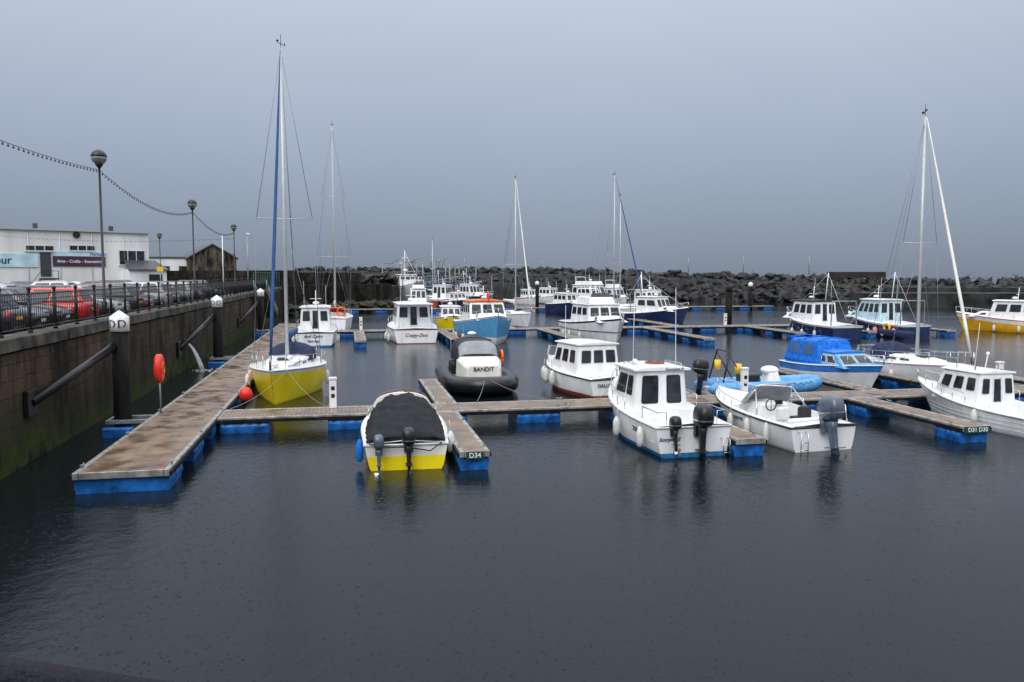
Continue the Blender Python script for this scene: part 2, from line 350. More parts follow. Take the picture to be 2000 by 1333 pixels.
# ---------------------------------------------------------------- yacht
def yacht(u,v,head,L,B,fb,cols,mh,label,mx=.05,furl=navyc,cover=navyc,hood=navyc,spr=((.5,1.1),),deck=white,ck=.3,boom=True,band=.1):
    rt=place(u,v,head,'sailing_yacht',label,'yacht')
    h=Hull(rt,L,B,fb,.32,.9,.62,cols,deck,(.04,.3,.45),.5,band,1.9,trans=.2,strake=offw)
    x0,x1=-L*.16,L*.22; rings=[]
    for i in range(9):
        t=i/8; x=x0+(x1-x0)*t; w=B*.3*(1-.35*t**2); hh=ck*(1-.55*t**2)+.02; zb=h.zs(.5+.2*t)+.02
        rings.append([(x,-w,zb),(x,-w*.9,zb+hh*.8),(x,-w*.5,zb+hh),(x,w*.5,zb+hh),(x,w*.9,zb+hh*.8),(x,w,zb)])
    cb=MB().loft(rings,0,sm=False).obj('cabin_top',white,rt,.02)
    for s in(1,-1):
        for a in((.1,.38),(.46,.66)):
            q=[]
            for t,k in((a[0],.25),(a[1],.25),(a[1],.75),(a[0],.75)):
                x=x0+(x1-x0)*t; w=B*.3*(1-.35*t**2); hh=ck*(1-.55*t**2)+.02; zb=h.zs(.5+.2*t)+.02; q.append((x,s*(w-w*.1*k),zb+hh*.8*k))
            panel(q,0,1,0,1,(0,0,zb),cb,'window',[alu,glass],.05,.02)
    for hx in(.05,.6):
        x=x0+(x1-x0)*hx+.3; MB().box((x,0,h.zs(.6)+ck+.03),(.5,.5,.05)).obj('hatch',[glass],cb,.01)
    MX=L*mx; zb=h.zs(.55)+ck*.8
    MB().tube([(MX,0,zb),(MX-.03,0,mh*.5),(MX-.06,0,mh)],[.08,.075,.05],10).obj('mast',mastm,rt)
    mb=MB(); mb.tube([(MX-.1,0,mh),(MX-.1,0,mh+.55)],.012,5); mb.tube([(MX-.35,.1,mh+.18),(MX+.1,-.1,mh+.18)],.014,5); mb.box((MX-.4,.12,mh+.22),(.16,.02,.1)); mb.sph((MX+.12,-.1,mh+.24),.05); mb.obj('masthead_wind_vane',blackp,rt)
    wires=MB(); bx,_,bz=h.sh(1); sx,sb,sz=h.sh(0)
    top=(MX-.05,0,mh-.1)
    wires.tube([top,(sx+.1,0,sz)],.011,4)
    x_,b_,z_=h.sh(.55)
    for k,(fz,hw) in enumerate(spr):
        z=mh*fz; mb=MB(); mb.tube([(MX-.1,hw,z+.04),(MX-.02,0,z),(MX-.1,-hw,z+.04)],.022,6); mb.obj('spreader',mastm,rt)
        for s in(1,-1):
            wires.tube([(MX-.1,s*hw,z+.04),(MX-.1,s*(b_-.1),z_)],.011,4)
            wires.tube([(MX-.1,s*hw,z+.04),top],.011,4); wires.tube([(MX,0,z-.1),(MX-.5,s*(b_-.1),z_)],.011,4)
    wires.obj('standing_rigging',wirem,rt)
    if furl: 
        a=Vector(top)+Vector((.1,0,0)); b=Vector((bx-.15,0,bz+.35)); pts=[b.lerp(a,i/8) for i in range(9)]
        MB().tube(pts,[.04,.07,.07,.065,.06,.055,.045,.03,.015],8).obj('furled_headsail',furl,rt); MB().tube([b,(bx-.1,0,bz)],.03,6).obj('furling_drum',blackp,rt)
    else: MB().tube([top,(bx-.1,0,bz)],.012,4).obj('forestay',wirem,rt)
    if boom:
        zb2=zb+.85; rings=[]
        for i in range(9):
            t=i/8; x=MX-.1-t*L*.36; r=.2*(1-.45*t)+.03; rings.append([(x,r*.55*math.cos(a),zb2+.08*t+r*.9*math.sin(a)+.08) for a in[2*math.pi*k/10 for k in range(10)]])
        MB().loft(rings,0).obj('boom_with_sail_cover',cover,rt); MB().tube([(MX-.1-L*.36,0,zb2+.1),(top)],.008,4).obj('topping_lift',wirem,rt)
    rings=[]
    for i in range(6):
        t=i/5; x=x0-.7+1.3*t; w=B*.33*(1-.08*t); hh=.75*math.sin(math.pi*(.62-.5*t))+.02
        rings.append([(x,w*math.cos(a),h.fb+.15+hh*max(0,math.sin(a))**.6) for a in[math.pi*k/10 for k in range(11)]])
    MB().loft(rings,0,caps=False,closed=False).obj('spray_hood',hood,rt)
    h.rails(rt,.8,1.,.55,3,'pulpit'); h.rails(rt,.1,.8,.5,6,'guard_wires',.01,2,False)
    x,b,z=h.sh(0.02); MB().tube([(x+.5,b-.1,z),(x+.5,b-.1,z+.55),(x,b*.6,z+.55),(x,-b*.6,z+.55),(x+.5,-b+.1,z+.55),(x+.5,-b+.1,z)],.014,6).obj('pushpit',steel,rt)
    return rt,h

bcov=mat('blue_sail_cover',(.03,.09,.25),.6,0,.2,5)
rt,h=yacht(-2.6,35.9,-94,8.6,3.1,1.1,[white,yellow,yellow],14.4,'yellow sailing yacht with blue furled headsail beside pontoon',-.02,bcov,bcov,navyc,spr=((.51,1.15),),band=.16)
hfenders(h,rt,(.45,),-1,.6); hfenders(h,rt,(.62,),-1,.6,m=cream); hfenders(h,rt,(.5,),1,.6)
MB().sph((4.0,-.95,.5),.26,(1,1,1.1)).tube([(4.0,-.95,.75),(3.95,-.75,1.35)],.015,5).obj('mooring_buoy',redp,rt)
MB().box((3.2,0,1.5),(.35,.25,.1)).obj('anchor_locker',offw,rt,.02)
MB().tube([(1.2,.75,1.44),(2.6,.45,1.4)],.05,8).obj('spinnaker_pole',alu,rt)
for yy in(.35,-.35): MB().sph((1.55,yy,1.64),.12,(1,1,.8)).obj('deck_vent',white,rt)
for yy in(.85,-.85): MB().tube([(-1.9,yy,1.17),(-1.9,yy,1.34)],[.1,.07],12).obj('winch',steel,rt)

# ---------------------------------------------------------------- small boat with black cover
rt=place(1.5,23.4,88,'motor_boat','small yellow and white motorboat under black tarpaulin, two outboards','boat')
h=Hull(rt,5.1,2.3,.68,.42,.6,.92,[cream,yellow,yellow],white,None,.4,.32,2.5,strake=offw,boot=.1)
rings=[]
for i in range(23):
    t=i/22; x=-2.48+3.75*t; hb=h.hb(max(0,min(1,(x+2.55)/4.7)),.7)-.05-.22*t**2; zz=.14+.6*math.sin(min(1,t*1.25)*math.pi*.5)**.9-.12*max(0,t-.7)/.3
    rings.append([(x+.04*math.sin(5*a+i),hb*(1+.02*math.sin(9*a+i*2))*(abs(math.cos(a))**.7)*(1 if math.cos(a)>=0 else -1),.71+.1*t+zz*math.sin(a)**1.15*(1+.07*math.sin(6*a+1.7*i)-.07*math.cos(13*a))) for a in[math.pi*k/30 for k in range(31)]])
MB().loft(rings,0,closed=False,sm=True).obj('tarpaulin_cover',blackc,rt)
rings=[]
for i in range(8):
    t=i/7; x=.9+1.2*t; w=.86*(1-.6*t**2); zb=h.zs(.7+.22*t); hh=.62*(1-.85*t**1.6)+.02
    rings.append([(x,w*math.cos(a),zb+hh*math.sin(a)**.5) for a in[math.pi*k/12 for k in range(13)]])
MB().loft(rings,0,closed=False).obj('cuddy_cabin',white,rt)
MB().tube([(1.0+.02*k,.8*math.cos(math.pi*k/12),.95+.62*math.sin(math.pi*k/12)**.5) for k in range(13)],.022,6).obj('grab_rail',teak,rt)
outboard(rt,-2.62,-.05,.62,.85,blackp,.0); outboard(rt,-2.72,.7,.55,.7,greyeng,.1)
hfenders(h,rt,(.12,),1,.42,m=bluec,r=.1,l=.5); hfenders(h,rt,(.2,),-1,.5)
h.rails(rt,.66,1.,.25,4)
MB().tube([(-2.6,-.9,.7),(-2.75,-.6,.52),(-2.7,.0,.62),(-2.65,.6,.62),(-2.6,.95,.72)],.018,6).obj('stern_line',blackp,rt)

# ---------------------------------------------------------------- pilothouse boat
rt=place(9.2,23.95,91,'pilothouse_motor_boat','white pilothouse boat with tall aerials and two black outboards','boat')
h=Hull(rt,6.3,2.45,.86,.6,.9,.9,[white,white,antif],white,(.06,.36,.28),.4,.1,2.3,strake=offw,boot=.13)
hs=house(rt,'wheelhouse',-.85,1.5,.88,.78,.75,2.12,.05,.8,white,side=((.14,.38,.44,.88),(.44,.84,.44,.88)),front=((.06,.47,.4,.9),(.53,.94,.4,.9)),back=((.12,.4,.28,.9),(.56,.88,.28,.9)),wm=[blackp,glass],roof=(.12,.07,white,.18),bevel=.1)
rings=[]
for i in range(7):
    t=i/6; x=1.0+1.6*t; w=.85*(1-.75*t**2); zb=h.zs(.65+.28*t)-.02; hh=.34*(1-.9*t**1.6)+.03
    rings.append([(x,w*math.cos(a),zb+hh*math.sin(a)**.5) for a in[math.pi*k/12 for k in range(13)]])
MB().loft(rings,0,closed=False).obj('foredeck_trunk',white,rt)
MB().torus((.1,-.15,2.27),.27,.035,'z',0).box((.1,-.15,2.27),(.5,.06,.05)).obj('roof_hatch_ring',teak,rt)
MB().sph((.1,.5,2.32),.1,(1,1,.8)).obj('radar_reflector',white,rt)
antenna(rt,-.3,.72,2.2,2.3,.04); antenna(rt,-.2,-.72,2.2,2.4,-.03)
for s in(1,-1): MB().tube([(-.7,s*.72,2.22),(-.6,s*.72,2.3),(.5,s*.68,2.3),(.6,s*.68,2.22)],.016,6).obj('roof_rail',steel,rt)
h.rails(rt,.42,1.,.42,6)
x,b,z=h.sh(0)
for s in(1,-1): MB().tube([(-1.9,s*(b-.08),z),(-1.9,s*(b-.08),z+.38),(-3.0,s*(b-.1),z+.38),(-3.0,s*.75,z+.38),(-3.0,s*.75,z)],.016,6).obj('stern_rail',steel,rt)
outboard(rt,-3.25,-.12,.8,1.15,blackp,.0); outboard(rt,-3.2,.62,.74,.7,blackp,.12)
MB().box((-2.6,-.75,.62),(.5,.5,.6)).obj('stern_seat',white,rt,.05); MB().box((-2.6,.85,.62),(.5,.4,.6)).obj('stern_seat',white,rt,.05)
lad=MB()
for yy in(-.8,-1.0): lad.tube([(-3.15,yy,.5),(-3.3,yy,.5),(-3.35,yy,.0)],.014,5)
for zz in(.3,.12): lad.tube([(-3.33,-.8,zz),(-3.33,-1.0,zz)],.014,5)
lad.obj('boarding_ladder',steel,rt)
text('Scorpion II',(-.945,-.35,2.17),(0,-1,0),(0,0,1),.13,rt,navy,shear=.3)
text('Scorpion II',(-3.17,.72,.52),(0,-1,0),(0,0,1),.14,rt,navy,shear=.3)
text('QUICKSILVER',(-1.6,h.hb(.25,.55)+.02,.55),(-1,0.02,0),(0,.15,1),.2,rt,navy,shear=.3)
hfenders(h,rt,(.45,.15),1,.45)

# ---------------------------------------------------------------- open console boat
rt=place(12.95,23.7,95,'open_motor_boat','white open motorboat with windscreen console and grey outboard','boat')
h=Hull(rt,5.8,2.4,.72,.36,1.0,.9,[white,white,white],white,(.08,.62,.22),.4,.1,2.9,strake=blackp)
cs=house(rt,'helm_console',-.55,.35,.62,.5,.22,1.0,.06,.25,white,bevel=.06)
rings=[]
for i in range(5):
    z=.95+.13*i; sc=1-.05*i; rings.append([(-.15+.75*sc*math.cos(a)-.1*i+.1,.82*sc*math.sin(a),z) for a in[-math.pi*.5+math.pi*k/16 for k in range(17)]])
MB().loft(rings,0,caps=False,closed=False).obj('windscreen',clear,rt)
mb=MB().tube(rings[-1],.022,6).tube(rings[0],.022,6)
for s,k in((1,16),(-1,0)): mb.tube([(-1.0,s*.95,.75),rings[-1][k]],.02,6).tube([rings[0][k],rings[-1][k]],.02,6)
mb.tube([(-.4,.75,1.45),(-.6,.6,1.62),(-.6,-.6,1.62),(-.4,-.75,1.45)],.02,6).obj('windscreen_frame',steel,rt)
MB().torus((-.68,.25,1.0),.18,.02,'x',0).tube([(-.68,.25,.82),(-.68,.25,1.18)],.012,5).obj('steering_wheel',blackp,rt)
MB().box((-.58,-.1,1.05),(.05,.24,.14)).obj('instruments',blackp,rt,.01)
for y in(-.38,.38):
    MB().box((-1.25,y,.45),(.45,.5,.5)).box((-1.47,y,.85),(.12,.46,.4)).obj('helm_seat',greyc if y<0 else offw,rt,.07)
MB().box((-2.15,0,.45),(.45,1.7,.45)).box((-2.4,0,.75),(.14,1.7,.26)).obj('stern_bench',white,rt,.07)
MB().box((1.15,0,.45),(.9,1.2,.3)).obj('bow_seat',offw,rt,.1)
h.rails(rt,.5,1.,.3,6)
outboard(rt,-3.0,.0,.78,1.3,greyeng,.18,.12)
MB().tube([(-1.95,-.95,.7),(-1.95,-.85,1.25),(-2.7,-.85,1.25),(-2.75,-.9,.7)],.018,6).obj('ski_rail',steel,rt)
lad=MB()
for yy in(.62,.85): lad.tube([(-2.85,yy,.6),(-3.05,yy,.55),(-3.05,yy,-.1)],.014,5)
for zz in(.3,.08): lad.tube([(-3.05,.62,zz),(-3.05,.85,zz)],.014,5)
lad.obj('boarding_ladder',steel,rt)
hfenders(h,rt,(.2,.38,.55),1,.4,r=.09)
text('QUICKSILVER',(-.2,h.hb(.45,.5)+.04,.58),(-1,0,0),(0,.1,1),.13,rt,blackp)

# ---------------------------------------------------------------- red-bottomed cabin boat
rt=place(9.85,34.2,101,'cabin_boat','white cabin boat with red-brown bottom and white fenders','boat')
h=Hull(rt,6.3,2.6,.85,.35,.5,.86,[white,white,redb],white,(.05,.12,.5),.4,.12,2.1,strake=blackp,boot=.2)
house(rt,'wheelhouse',-1.75,.9,1.02,.9,.8,2.08,.1,.45,white,side=((.1,.32,.4,.86),(.38,.62,.4,.86),(.68,.9,.4,.86)),front=((.05,.48,.4,.88),(.52,.95,.4,.88)),back=((.07,.33,.4,.86),(.37,.63,.4,.86),(.67,.93,.4,.86)),roof=(.07,.06,white),bevel=.1)
house(rt,'forward_cabin',.9,2.0,.8,.65,1.0,1.4,0,.5,white,bevel=.08)
h.rails(rt,.6,1.,.5,5)
text('GALLIVANT',(-3.19,.3,.6),(0,-1,0),(0,0,1),.2,rt,blackp)
hfenders(h,rt,(.5,.65,.78),1,.6,r=.14,l=.55); antenna(rt,.2,.6,2.1,1.6)

# ---------------------------------------------------------------- inflatables
def rib(u,v,head,L,B,r,tm,label,up=.12):
    rt=place(u,v,head,'inflatable_boat',label,'inflatable boat')
    w=B/2-r
    P=[(-L/2,w,.34),(-L/2+.3,w,.34),(0,w,.36),(L*.18,w*.98,.38)]
    for i in range(1,8):
        a=i/8*math.pi/2; P.append((L*.18+(L*.32-r)*math.sin(a),w*.98*math.cos(a),.38+up*math.sin(a)**2))
    P.append((L/2-r,0,.38+up)); full=P+[(x,-y,z) for x,y,z in P[-2::-1]]; n=len(full); rs=[r]*n; rs[0]=rs[-1]=r*.35
    MB().tube(full,rs,16).obj('inflatable_tube',tm,rt)
    rings=[]
    for i in range(9):
        t=i/8; x=-L/2+.3+t*(L-.8); ww=w*(1 if t<.55 else 1-((t-.55)/.45)**2)+.01; rings.append([(x,ww,.3+.1*t*t),(x,ww*.8,.08+.15*t*t),(x,0,-.25+.4*t**3),(x,-ww*.8,.08+.15*t*t),(x,-ww,.3+.1*t*t)])
    MB().loft(rings,0,sm=False).obj('hull',offw,rt)
    mb=MB()
    for s in(1,-1):
        L_=[]
        for k in range(5):
            a=P[2+k];b=P[3+k]; L_+= [(a[0],(a[1]+r*.75)*s,a[2]+r*.75),((a[0]+b[0])/2,((a[1]+b[1])/2+r*.98)*s,(a[2]+b[2])/2+r*.35)]
        mb.tube(L_,.014,5)
    mb.obj('grab_line',blackp,rt); return rt
rt=rib(5.6,36,-92,7.3,3.3,.37,mat('black_hypalon',(.01,.011,.013),.3,0,.3,5),'black inflatable boat with grey canopy and orange lifebuoy',.1)
rings=[]
for i in range(7):
    t=i/6; x=.3+2.1*t; w=.98*(1-.25*t**2); zt=1.44-.2*t**1.5
    rings.append([(x,-w,.45),(x,-w*.97,zt-.16),(x,-w*.84,zt),(x,w*.84,zt),(x,w*.97,zt-.16),(x,w,.45)])
MB().loft(rings,0,sm=False).obj('cuddy_deck',cream,rt,.06)
text('BANDIT',(2.42,0,1.05),(0,1,0),(0,0,1),.24,rt,blackp)
def cano(x,w,hh,z0,k): a=math.pi*k/20; return (x,w*(abs(math.cos(a))**.5)*(1 if math.cos(a)>=0 else -1),z0+hh*math.sin(a)**.75)
def csec(t): return -2.2+2.9*t,.98-.04*t,.95*(1-.85*max(0,(t-.7)/.3)**2.2)
MB().loft([[cano(*csec(i/12)[:2],csec(i/12)[2],1.15,k) for k in range(21)] for i in range(13)],0,closed=False).obj('canopy',greyc,rt)
rr=[[tuple(Vector(cano(*csec(t)[:2],csec(t)[2],1.15,k))+Vector((.03,0,.025))) for k in range(4,17)] for t in(.78,.83,.88,.92,.96)]
MB().loft(rr,0,caps=False,closed=False).obj('canopy_window',clear,rt)
for t in(.77,.35): MB().tube([tuple(Vector(cano(*csec(t)[:2],csec(t)[2],1.15,k))+Vector((0,0,.015))) for k in range(21)],.03,6).obj('canopy_hoop',blackp,rt)
MB().box((-2.3,0,1.5),(.08,1.9,.9)).obj('rear_curtain',blackc,rt,.03)
liferingm(rt,(-.2,1.14,1.25),'y',.34); MB().sph((-2.0,.0,2.25),.22,(1,1,.45)).obj('radar_dome',white,rt)
MB().tube([(-3,.9,.6),(-3,.85,1.6),(-3,-.85,1.6),(-3,-.9,.6)],.035,8).obj('a_frame',blackp,rt)
MB().box((-.6,-1.0,.85),(1.6,.3,.5)).obj('side_bag',blackc,rt,.1)
antenna(rt,-2.9,-.9,.9,1.1); outboard(rt,-3.5,0,.8,1.2,blackp)
rt=rib(17.0,31.5,-3,5.3,2.2,.27,mat('blue_hypalon',(.1,.33,.68),.4,0,.2,5),'light blue inflatable boat with white console and roll bar')
house(rt,'console',.1,.8,.42,.34,.35,1.0,.1,.2,white,bevel=.12); MB().sph((.35,0,1.0),.38,(1,1,.5)).obj('console_cover',white,rt); MB().box((-.6,0,.65),(.9,.5,.45)).obj('jockey_seat',blackp,rt,.08)
mb=MB().tube([(-2.0,.75,.6),(-1.7,.65,1.85),(-1.7,-.65,1.85),(-2.0,-.75,.6)],.035,8)
for s in(1,-1): mb.tube([(-1.0,s*.7,.6),(-1.7,s*.65,1.7)],.025,6)
mb.obj('roll_bar',blackp,rt)
outboard(rt,-2.5,0,.8,1.15,blackp,.1)
for c in((-1.7,.6,1.2),(-1.3,-.6,1.15)): MB().tube([(c[0],c[1],c[2]-.2),(c[0],c[1],c[2]+.2)],.14,12).obj('safety_canister',yel2,rt)

# ---------------------------------------------------------------- blue cabin boat w/ canvas
rt=place(21.9,33.6,-86,'cabin_boat','blue cabin boat with bright blue canvas canopy','boat')
h=Hull(rt,6.0,2.45,.85,.35,.8,.88,[blue,white,white],sky_blue,None,.4,.34,2.1,strake=white,boot=.1)
house(rt,'cabin',-.4,1.7,.95,.74,.9,1.5,.05,.9,sky_blue,side=((.1,.42,.25,.85),(.48,.8,.25,.85)),front=((.05,.48,.12,.88),(.52,.95,.12,.88)),roof=(.03,.05,blue))
house(rt,'canvas_canopy',-2.8,.15,1.05,.82,.9,2.0,.35,.45,bluec,side=((.12,.42,.35,.85),(.5,.85,.35,.85)),back=((.15,.85,.35,.85),),wm=[bluec,mat('tinted_canopy_window',(.04,.12,.3),.2,0,.3,3)],bevel=.12)
for xx in(-2.45,-1.4,-.3): MB().tube([(xx,-.84,2.0),(xx,0,2.13),(xx,.84,2.0)],.03,6).obj('canopy_hoop',bluec,rt)
h.rails(rt,.6,1.,.4,5); outboard(rt,-3.2,0,.8,1,blackp)
rt,h=yacht(25.6,33.4,-92,7.9,2.7,.9,[white,white,antif],12.1,'white sailing yacht with navy boom cover and white furled sail',.04,cream,navyc,navyc,spr=((.53,.85),)); hfenders(h,rt,(.4,.6),-1,.4)
rt=place(21.1,23.8,91,'cabin_boat','white day fishing boat with small wheelhouse and lapstrake hull','boat')
h=Hull(rt,6.6,2.3,.62,.5,.8,.8,[white,white,white],white,(.06,.42,.2),.4,.12,2.1,strake=offw)
mb=MB()
for zz in(.16,.3,.44):
    for s in(1,-1): mb.tube([(h.X(i/20,zz),s*(h.hb(i/20,zz)+.002),zz) for i in range(20)],.008,5)
mb.obj('lapped_planks',white,rt)
house(rt,'wheelhouse',-.5,1.7,.76,.64,.65,1.72,.05,.45,white,side=((.08,.3,.42,.88),(.37,.6,.42,.88),(.67,.9,.42,.88)),front=((.06,.47,.42,.88),(.53,.94,.42,.88)),back=((.06,.3,.35,.88),(.7,.94,.35,.88)),door=(.36,.64,.05,.9),roof=(.06,.05,white),bevel=.06)
for s in(1,-1): MB().tube([(0,s*.45,1.8),(0,s*.45,1.97),(.9,s*.4,1.97),(.9,s*.4,1.8)],.016,5).obj('roof_rail',teak,rt)
antenna(rt,0,.5,1.8,1.6,.1); h.rails(rt,.5,1.,.35,6); hfenders(h,rt,(.4,),1,.35)
MB().tube([(.3,-.2,1.8),(.2,-.2,2.3)],.02,6).sph((.2,-.2,2.33),.06).obj('navigation_light',white,rt); outboard(rt,-3.35,0,.75,1,blackp)
for yy in(-.6,.6): MB().box((-1.6,yy,.5),(.9,.35,.35)).obj('side_locker',white,rt,.04)

# ---------------------------------------------------------------- generic motor cruiser
def cruiser(u,v,head,L,B,fb,cols,label,cab=(-.3,.2,1.2),roofm=None,strake=None,bow=.5,fly=False,name='motor_cruiser',back=True,mastp=True,fend_=0,boot=.12,cm=None,rake=.7,band=.14,deck=None):
    rt=place(u,v,head,name,label,'boat'); h=Hull(rt,L,B,fb,bow,rake,.86,cols,deck or white,(.04,.18,.45),.5,band,2.2,strake=strake,boot=boot)
    a,b,hh=cab; x0,x1=a*L,b*L; wb=B*.36; z0=h.zs(.5)-.05; cm=cm or white
    k3=R.choice((0,1,2))
    sd=(((.06,.3,.42,.86),(.35,.6,.42,.86),(.65,.9,.42,.86)),((.06,.42,.45,.84),(.5,.9,.45,.84)),((.05,.25,.42,.86),(.29,.48,.42,.86),(.52,.7,.42,.86),(.74,.92,.42,.86)))[k3]
    house(rt,'wheelhouse',x0,x1,wb,wb*.88,z0,z0+hh,.1,hh*(.3+.12*k3),cm,side=sd,front=((.04,.32,.38,.88),(.36,.64,.38,.88),(.68,.96,.38,.88)),back=((.06,.33,.4,.88),(.67,.94,.4,.88)) if back else (),door=(.38,.62,.04,.92),roof=(.12,.07,roofm or white),bevel=.06)
    house(rt,'forward_cabin',x1,x1+L*.17,wb*.85,wb*.55,h.zs(.7)-.02,h.zs(.7)+hh*.3,0,L*.1,cm,side=((.15,.6,.3,.8),),bevel=.05)
    zt=z0+hh+.1
    if fly:
        house(rt,'flybridge',x0+.4,x1-.7,wb*.75,wb*.7,zt,zt+.5,0,.35,white,bevel=.06); MB().add([(x1-1.05,-wb*.6,zt+.5),(x1-1.05,wb*.6,zt+.5),(x1-1.25,wb*.5,zt+.8),(x1-1.25,-wb*.5,zt+.8)],[(0,1,2,3)]).obj('flybridge_screen',glass,rt)
        MB().tube([(x0+.5,wb*.7,zt+.5),(x0+.3,wb*.6,zt+1.1),(x0+.3,-wb*.6,zt+1.1),(x0+.5,-wb*.7,zt+.5)],.04,6).obj('radar_arch',white,rt)
        zt+=.5
    if mastp:
        MB().tube([((x0+x1)/2,0,zt-.1),((x0+x1)/2-.1,0,zt+1.1)],[.04,.025],6).tube([((x0+x1)/2,-.4,zt+.5),((x0+x1)/2,.4,zt+.5)],.018,5).obj('signal_mast',white,rt)
        MB().sph(((x0+x1)/2+.2,0,zt+.2),.24,(1,1,.45)).obj('radar_dome',white,rt)
    antenna(rt,x0+.4,wb*.7,zt-.1,1.9,.05); antenna(rt,x0+.4,-wb*.7,zt-.1,1.6,.02)
    h.rails(rt,.5,1.,.5,6)
    if name=='fishing_boat':
        MB().tube([(-L*.44,-B*.36,fb),(-L*.44,-B*.34,fb+1.9),(-L*.44,B*.34,fb+1.9),(-L*.44,B*.36,fb)],.05,6).obj('stern_gantry',galv,rt)
        MB().tube([(x0,0,zt),(x0-.3,0,zt+2.2)],.04,6).tube([(x0-.3,0,zt+2.1),(-L*.48,0,fb+.4)],.012,4).tube([(x0-.3,0,zt+2.1),(L*.45,0,fb+bow)],.012,4).obj('mizzen_mast',white,rt)
    if fend_: hfenders(h,rt,(.25,.45,.65),fend_,.35,r=.13)
    return rt,h
rt,h=cruiser(-2.3,61.6,90,7.2,3.0,1.0,[white,white,antif],'white stern-to motor cruiser with hull name in blue script',(-.3,.2,1.6),fend_=1)
text('Ard Carry',(-3.63,.1,.75),(0,-1,0),(0,0,1),.3,rt,navy,shear=.3); text('Red Bay',(-3.63,.1,.42),(0,-1,0),(0,0,1),.24,rt,navy,shear=.3)
rt,h=yacht(-1.2,77,90,10,3.2,1.2,[white,white,antif],18.4,'large white yacht with orange lifebuoy and tall mast',.05,cream,cream,orange,spr=((.36,1.5),(.66,1.0)))
liferingm(rt,(-4.6,.8,2.0),'x',.4); liferingm(rt,(-4.6,-.6,1.8),'x',.35); MB().sph((-4.7,1.3,1.9),.35,(1,.8,.8)).obj('danbuoy_bag',orange,rt)
rt,h=cruiser(4.75,63.6,91,8.2,3.7,1.05,[white,white,redb],'white motor cruiser moored stern-to with big wheelhouse',(-.27,.22,1.7),fend_=1,boot=.05); text('Craigy-Doo',(-4.13,0,.62),(0,-1,0),(0,0,1),.34,rt,redb,shear=.3)
MB().box((-2.9,0,2.85),(1.6,2.6,.07)).tube([(-3.6,1.2,1.1),(-3.6,1.2,2.85)],.03,6).tube([(-3.6,-1.2,1.1),(-3.6,-1.2,2.85)],.03,6).obj('cockpit_hardtop',white,rt)
rt,h=cruiser(9.2,75,-92,6.5,2.6,.9,[white,yellow,yellow],'small yellow cruiser with white cabin',(-.25,.2,1.1))
rt,h=cruiser(10.2,61.4,-88,9.4,4.0,1.35,[white,sky_blue,white],'light blue and white fishing boat with orange roof trim',(-.28,.15,1.5),mat('faded_orange_roof',(.6,.16,.04),.5),white,.8,boot=.5,fend_=-1,band=.12)
liferingm(rt,(1.2,.0,3.35),'y',.3,redp)
rt,h=cruiser(19.1,61.5,-86,9.2,3.9,1.2,[navy,white,white],'white motor cruiser with navy stripe and flybridge',(-.26,.2,1.4),fly=True,bow=.6,strake=navy,fend_=-1)
mb=MB()
for s in(1,-1): mb.tube([(h.X(i/20,.75),s*(h.hb(i/20,.75)+.004),.75) for i in range(21)],.035,6)
mb.obj('hull_stripe',navy,rt)
cruiser(37.5,60.8,92,8.4,3.1,1.05,[white,navy,navy],'navy fishing boat with white wheelhouse and dark roof',(-.15,.25,1.7),greyc,white,.7,fend_=1,name='fishing_boat')
rt,h=cruiser(43.6,61.0,92,8.6,3.1,1.05,[white,navy,navy],'navy angling boat with pale blue wheelhouse and tyre fender',(-.15,.25,1.75),white,white,.7,fend_=1,name='fishing_boat',cm=mat('pale_blue_cabin_paint',(.5,.68,.78),.35,0,.15,2))
MB().torus((-3,1.7,.8),.3,.09,'y').obj('tyre_fender',yel2,rt); hfenders(h,rt,(.1,.35),1,.5,r=.2,l=.45,m=mat('pink_fender',(.7,.25,.28),.4))
cruiser(57.3,61.5,120,10,3.4,1.0,[white,gold,gold],'white and amber pilot boat with orange lifebuoys',(-.2,.2,1.6),white,orange,.6,fend_=1,name='pilot_boat',boot=.1,band=.4)
cruiser(31.0,80.5,-60,9,3.1,.95,[navy,navy,navy],'navy hulled fishing boat with white wheelhouse',(-.15,.2,1.6),white,white,.8,name='fishing_boat')
yacht(16,79,-80,9,3,1.1,[white,white,antif],14.2,'white yacht with grey mast behind second walkway',.05,cream,cream,navyc,spr=((.42,1.2),))
yacht(29.2,89,-60,10,3.1,1.1,[white,white,navy],16,'white yacht with blue furled headsail',.05,bcov,navyc,navyc,spr=((.45,1.2),))
yacht(32.0,95,-60,9,3.0,1.1,[white,white,navy],14.3,'white yacht with bare forestay',.05,None,navyc,navyc,spr=((.45,1.2),))
yacht(14.0,139,-80,9,3,1.1,[white,white,navy],10.8,'small white yacht in the outer basin',.05,None,cream,navyc,spr=((.45,1.0),))
cruiser(9.3,110.5,-95,8,3.0,1.1,[white,white,navy],'white motor cruiser with tall wheelhouse',(-.25,.2,1.9),fly=True)
cruiser(27.8,102,-75,8,3.0,1.2,[navy,navy,navy],'navy cruiser with white cabin top',(-.28,.2,1.3))
cruiser(34.5,114,-70,11,3.8,1.5,[white,white,navy],'large white sport fishing cruiser with flybridge',(-.28,.2,1.9),fly=True)
cruiser(34.0,137,-60,7,2.8,1.1,[white,white,navy],'small white cruiser in the outer basin',(-.25,.2,1.5))
cruiser(15.5,118,-70,7,2.8,1.1,[orange,navy,navy],'small open boat with orange gunwale',(-.1,.15,1.2))
cruiser(23.0,150,-40,8,2.8,1.0,[white,antif,antif],'small blue-green workboat moored in outer basin',(-.1,.2,1.4),name='fishing_boat')
cruiser(36.5,96,-80,8.5,3.2,1.2,[white,white,navy],'white fishing cruiser with blue boot stripe',(-.2,.2,1.8),roofm=white,name='fishing_boat')
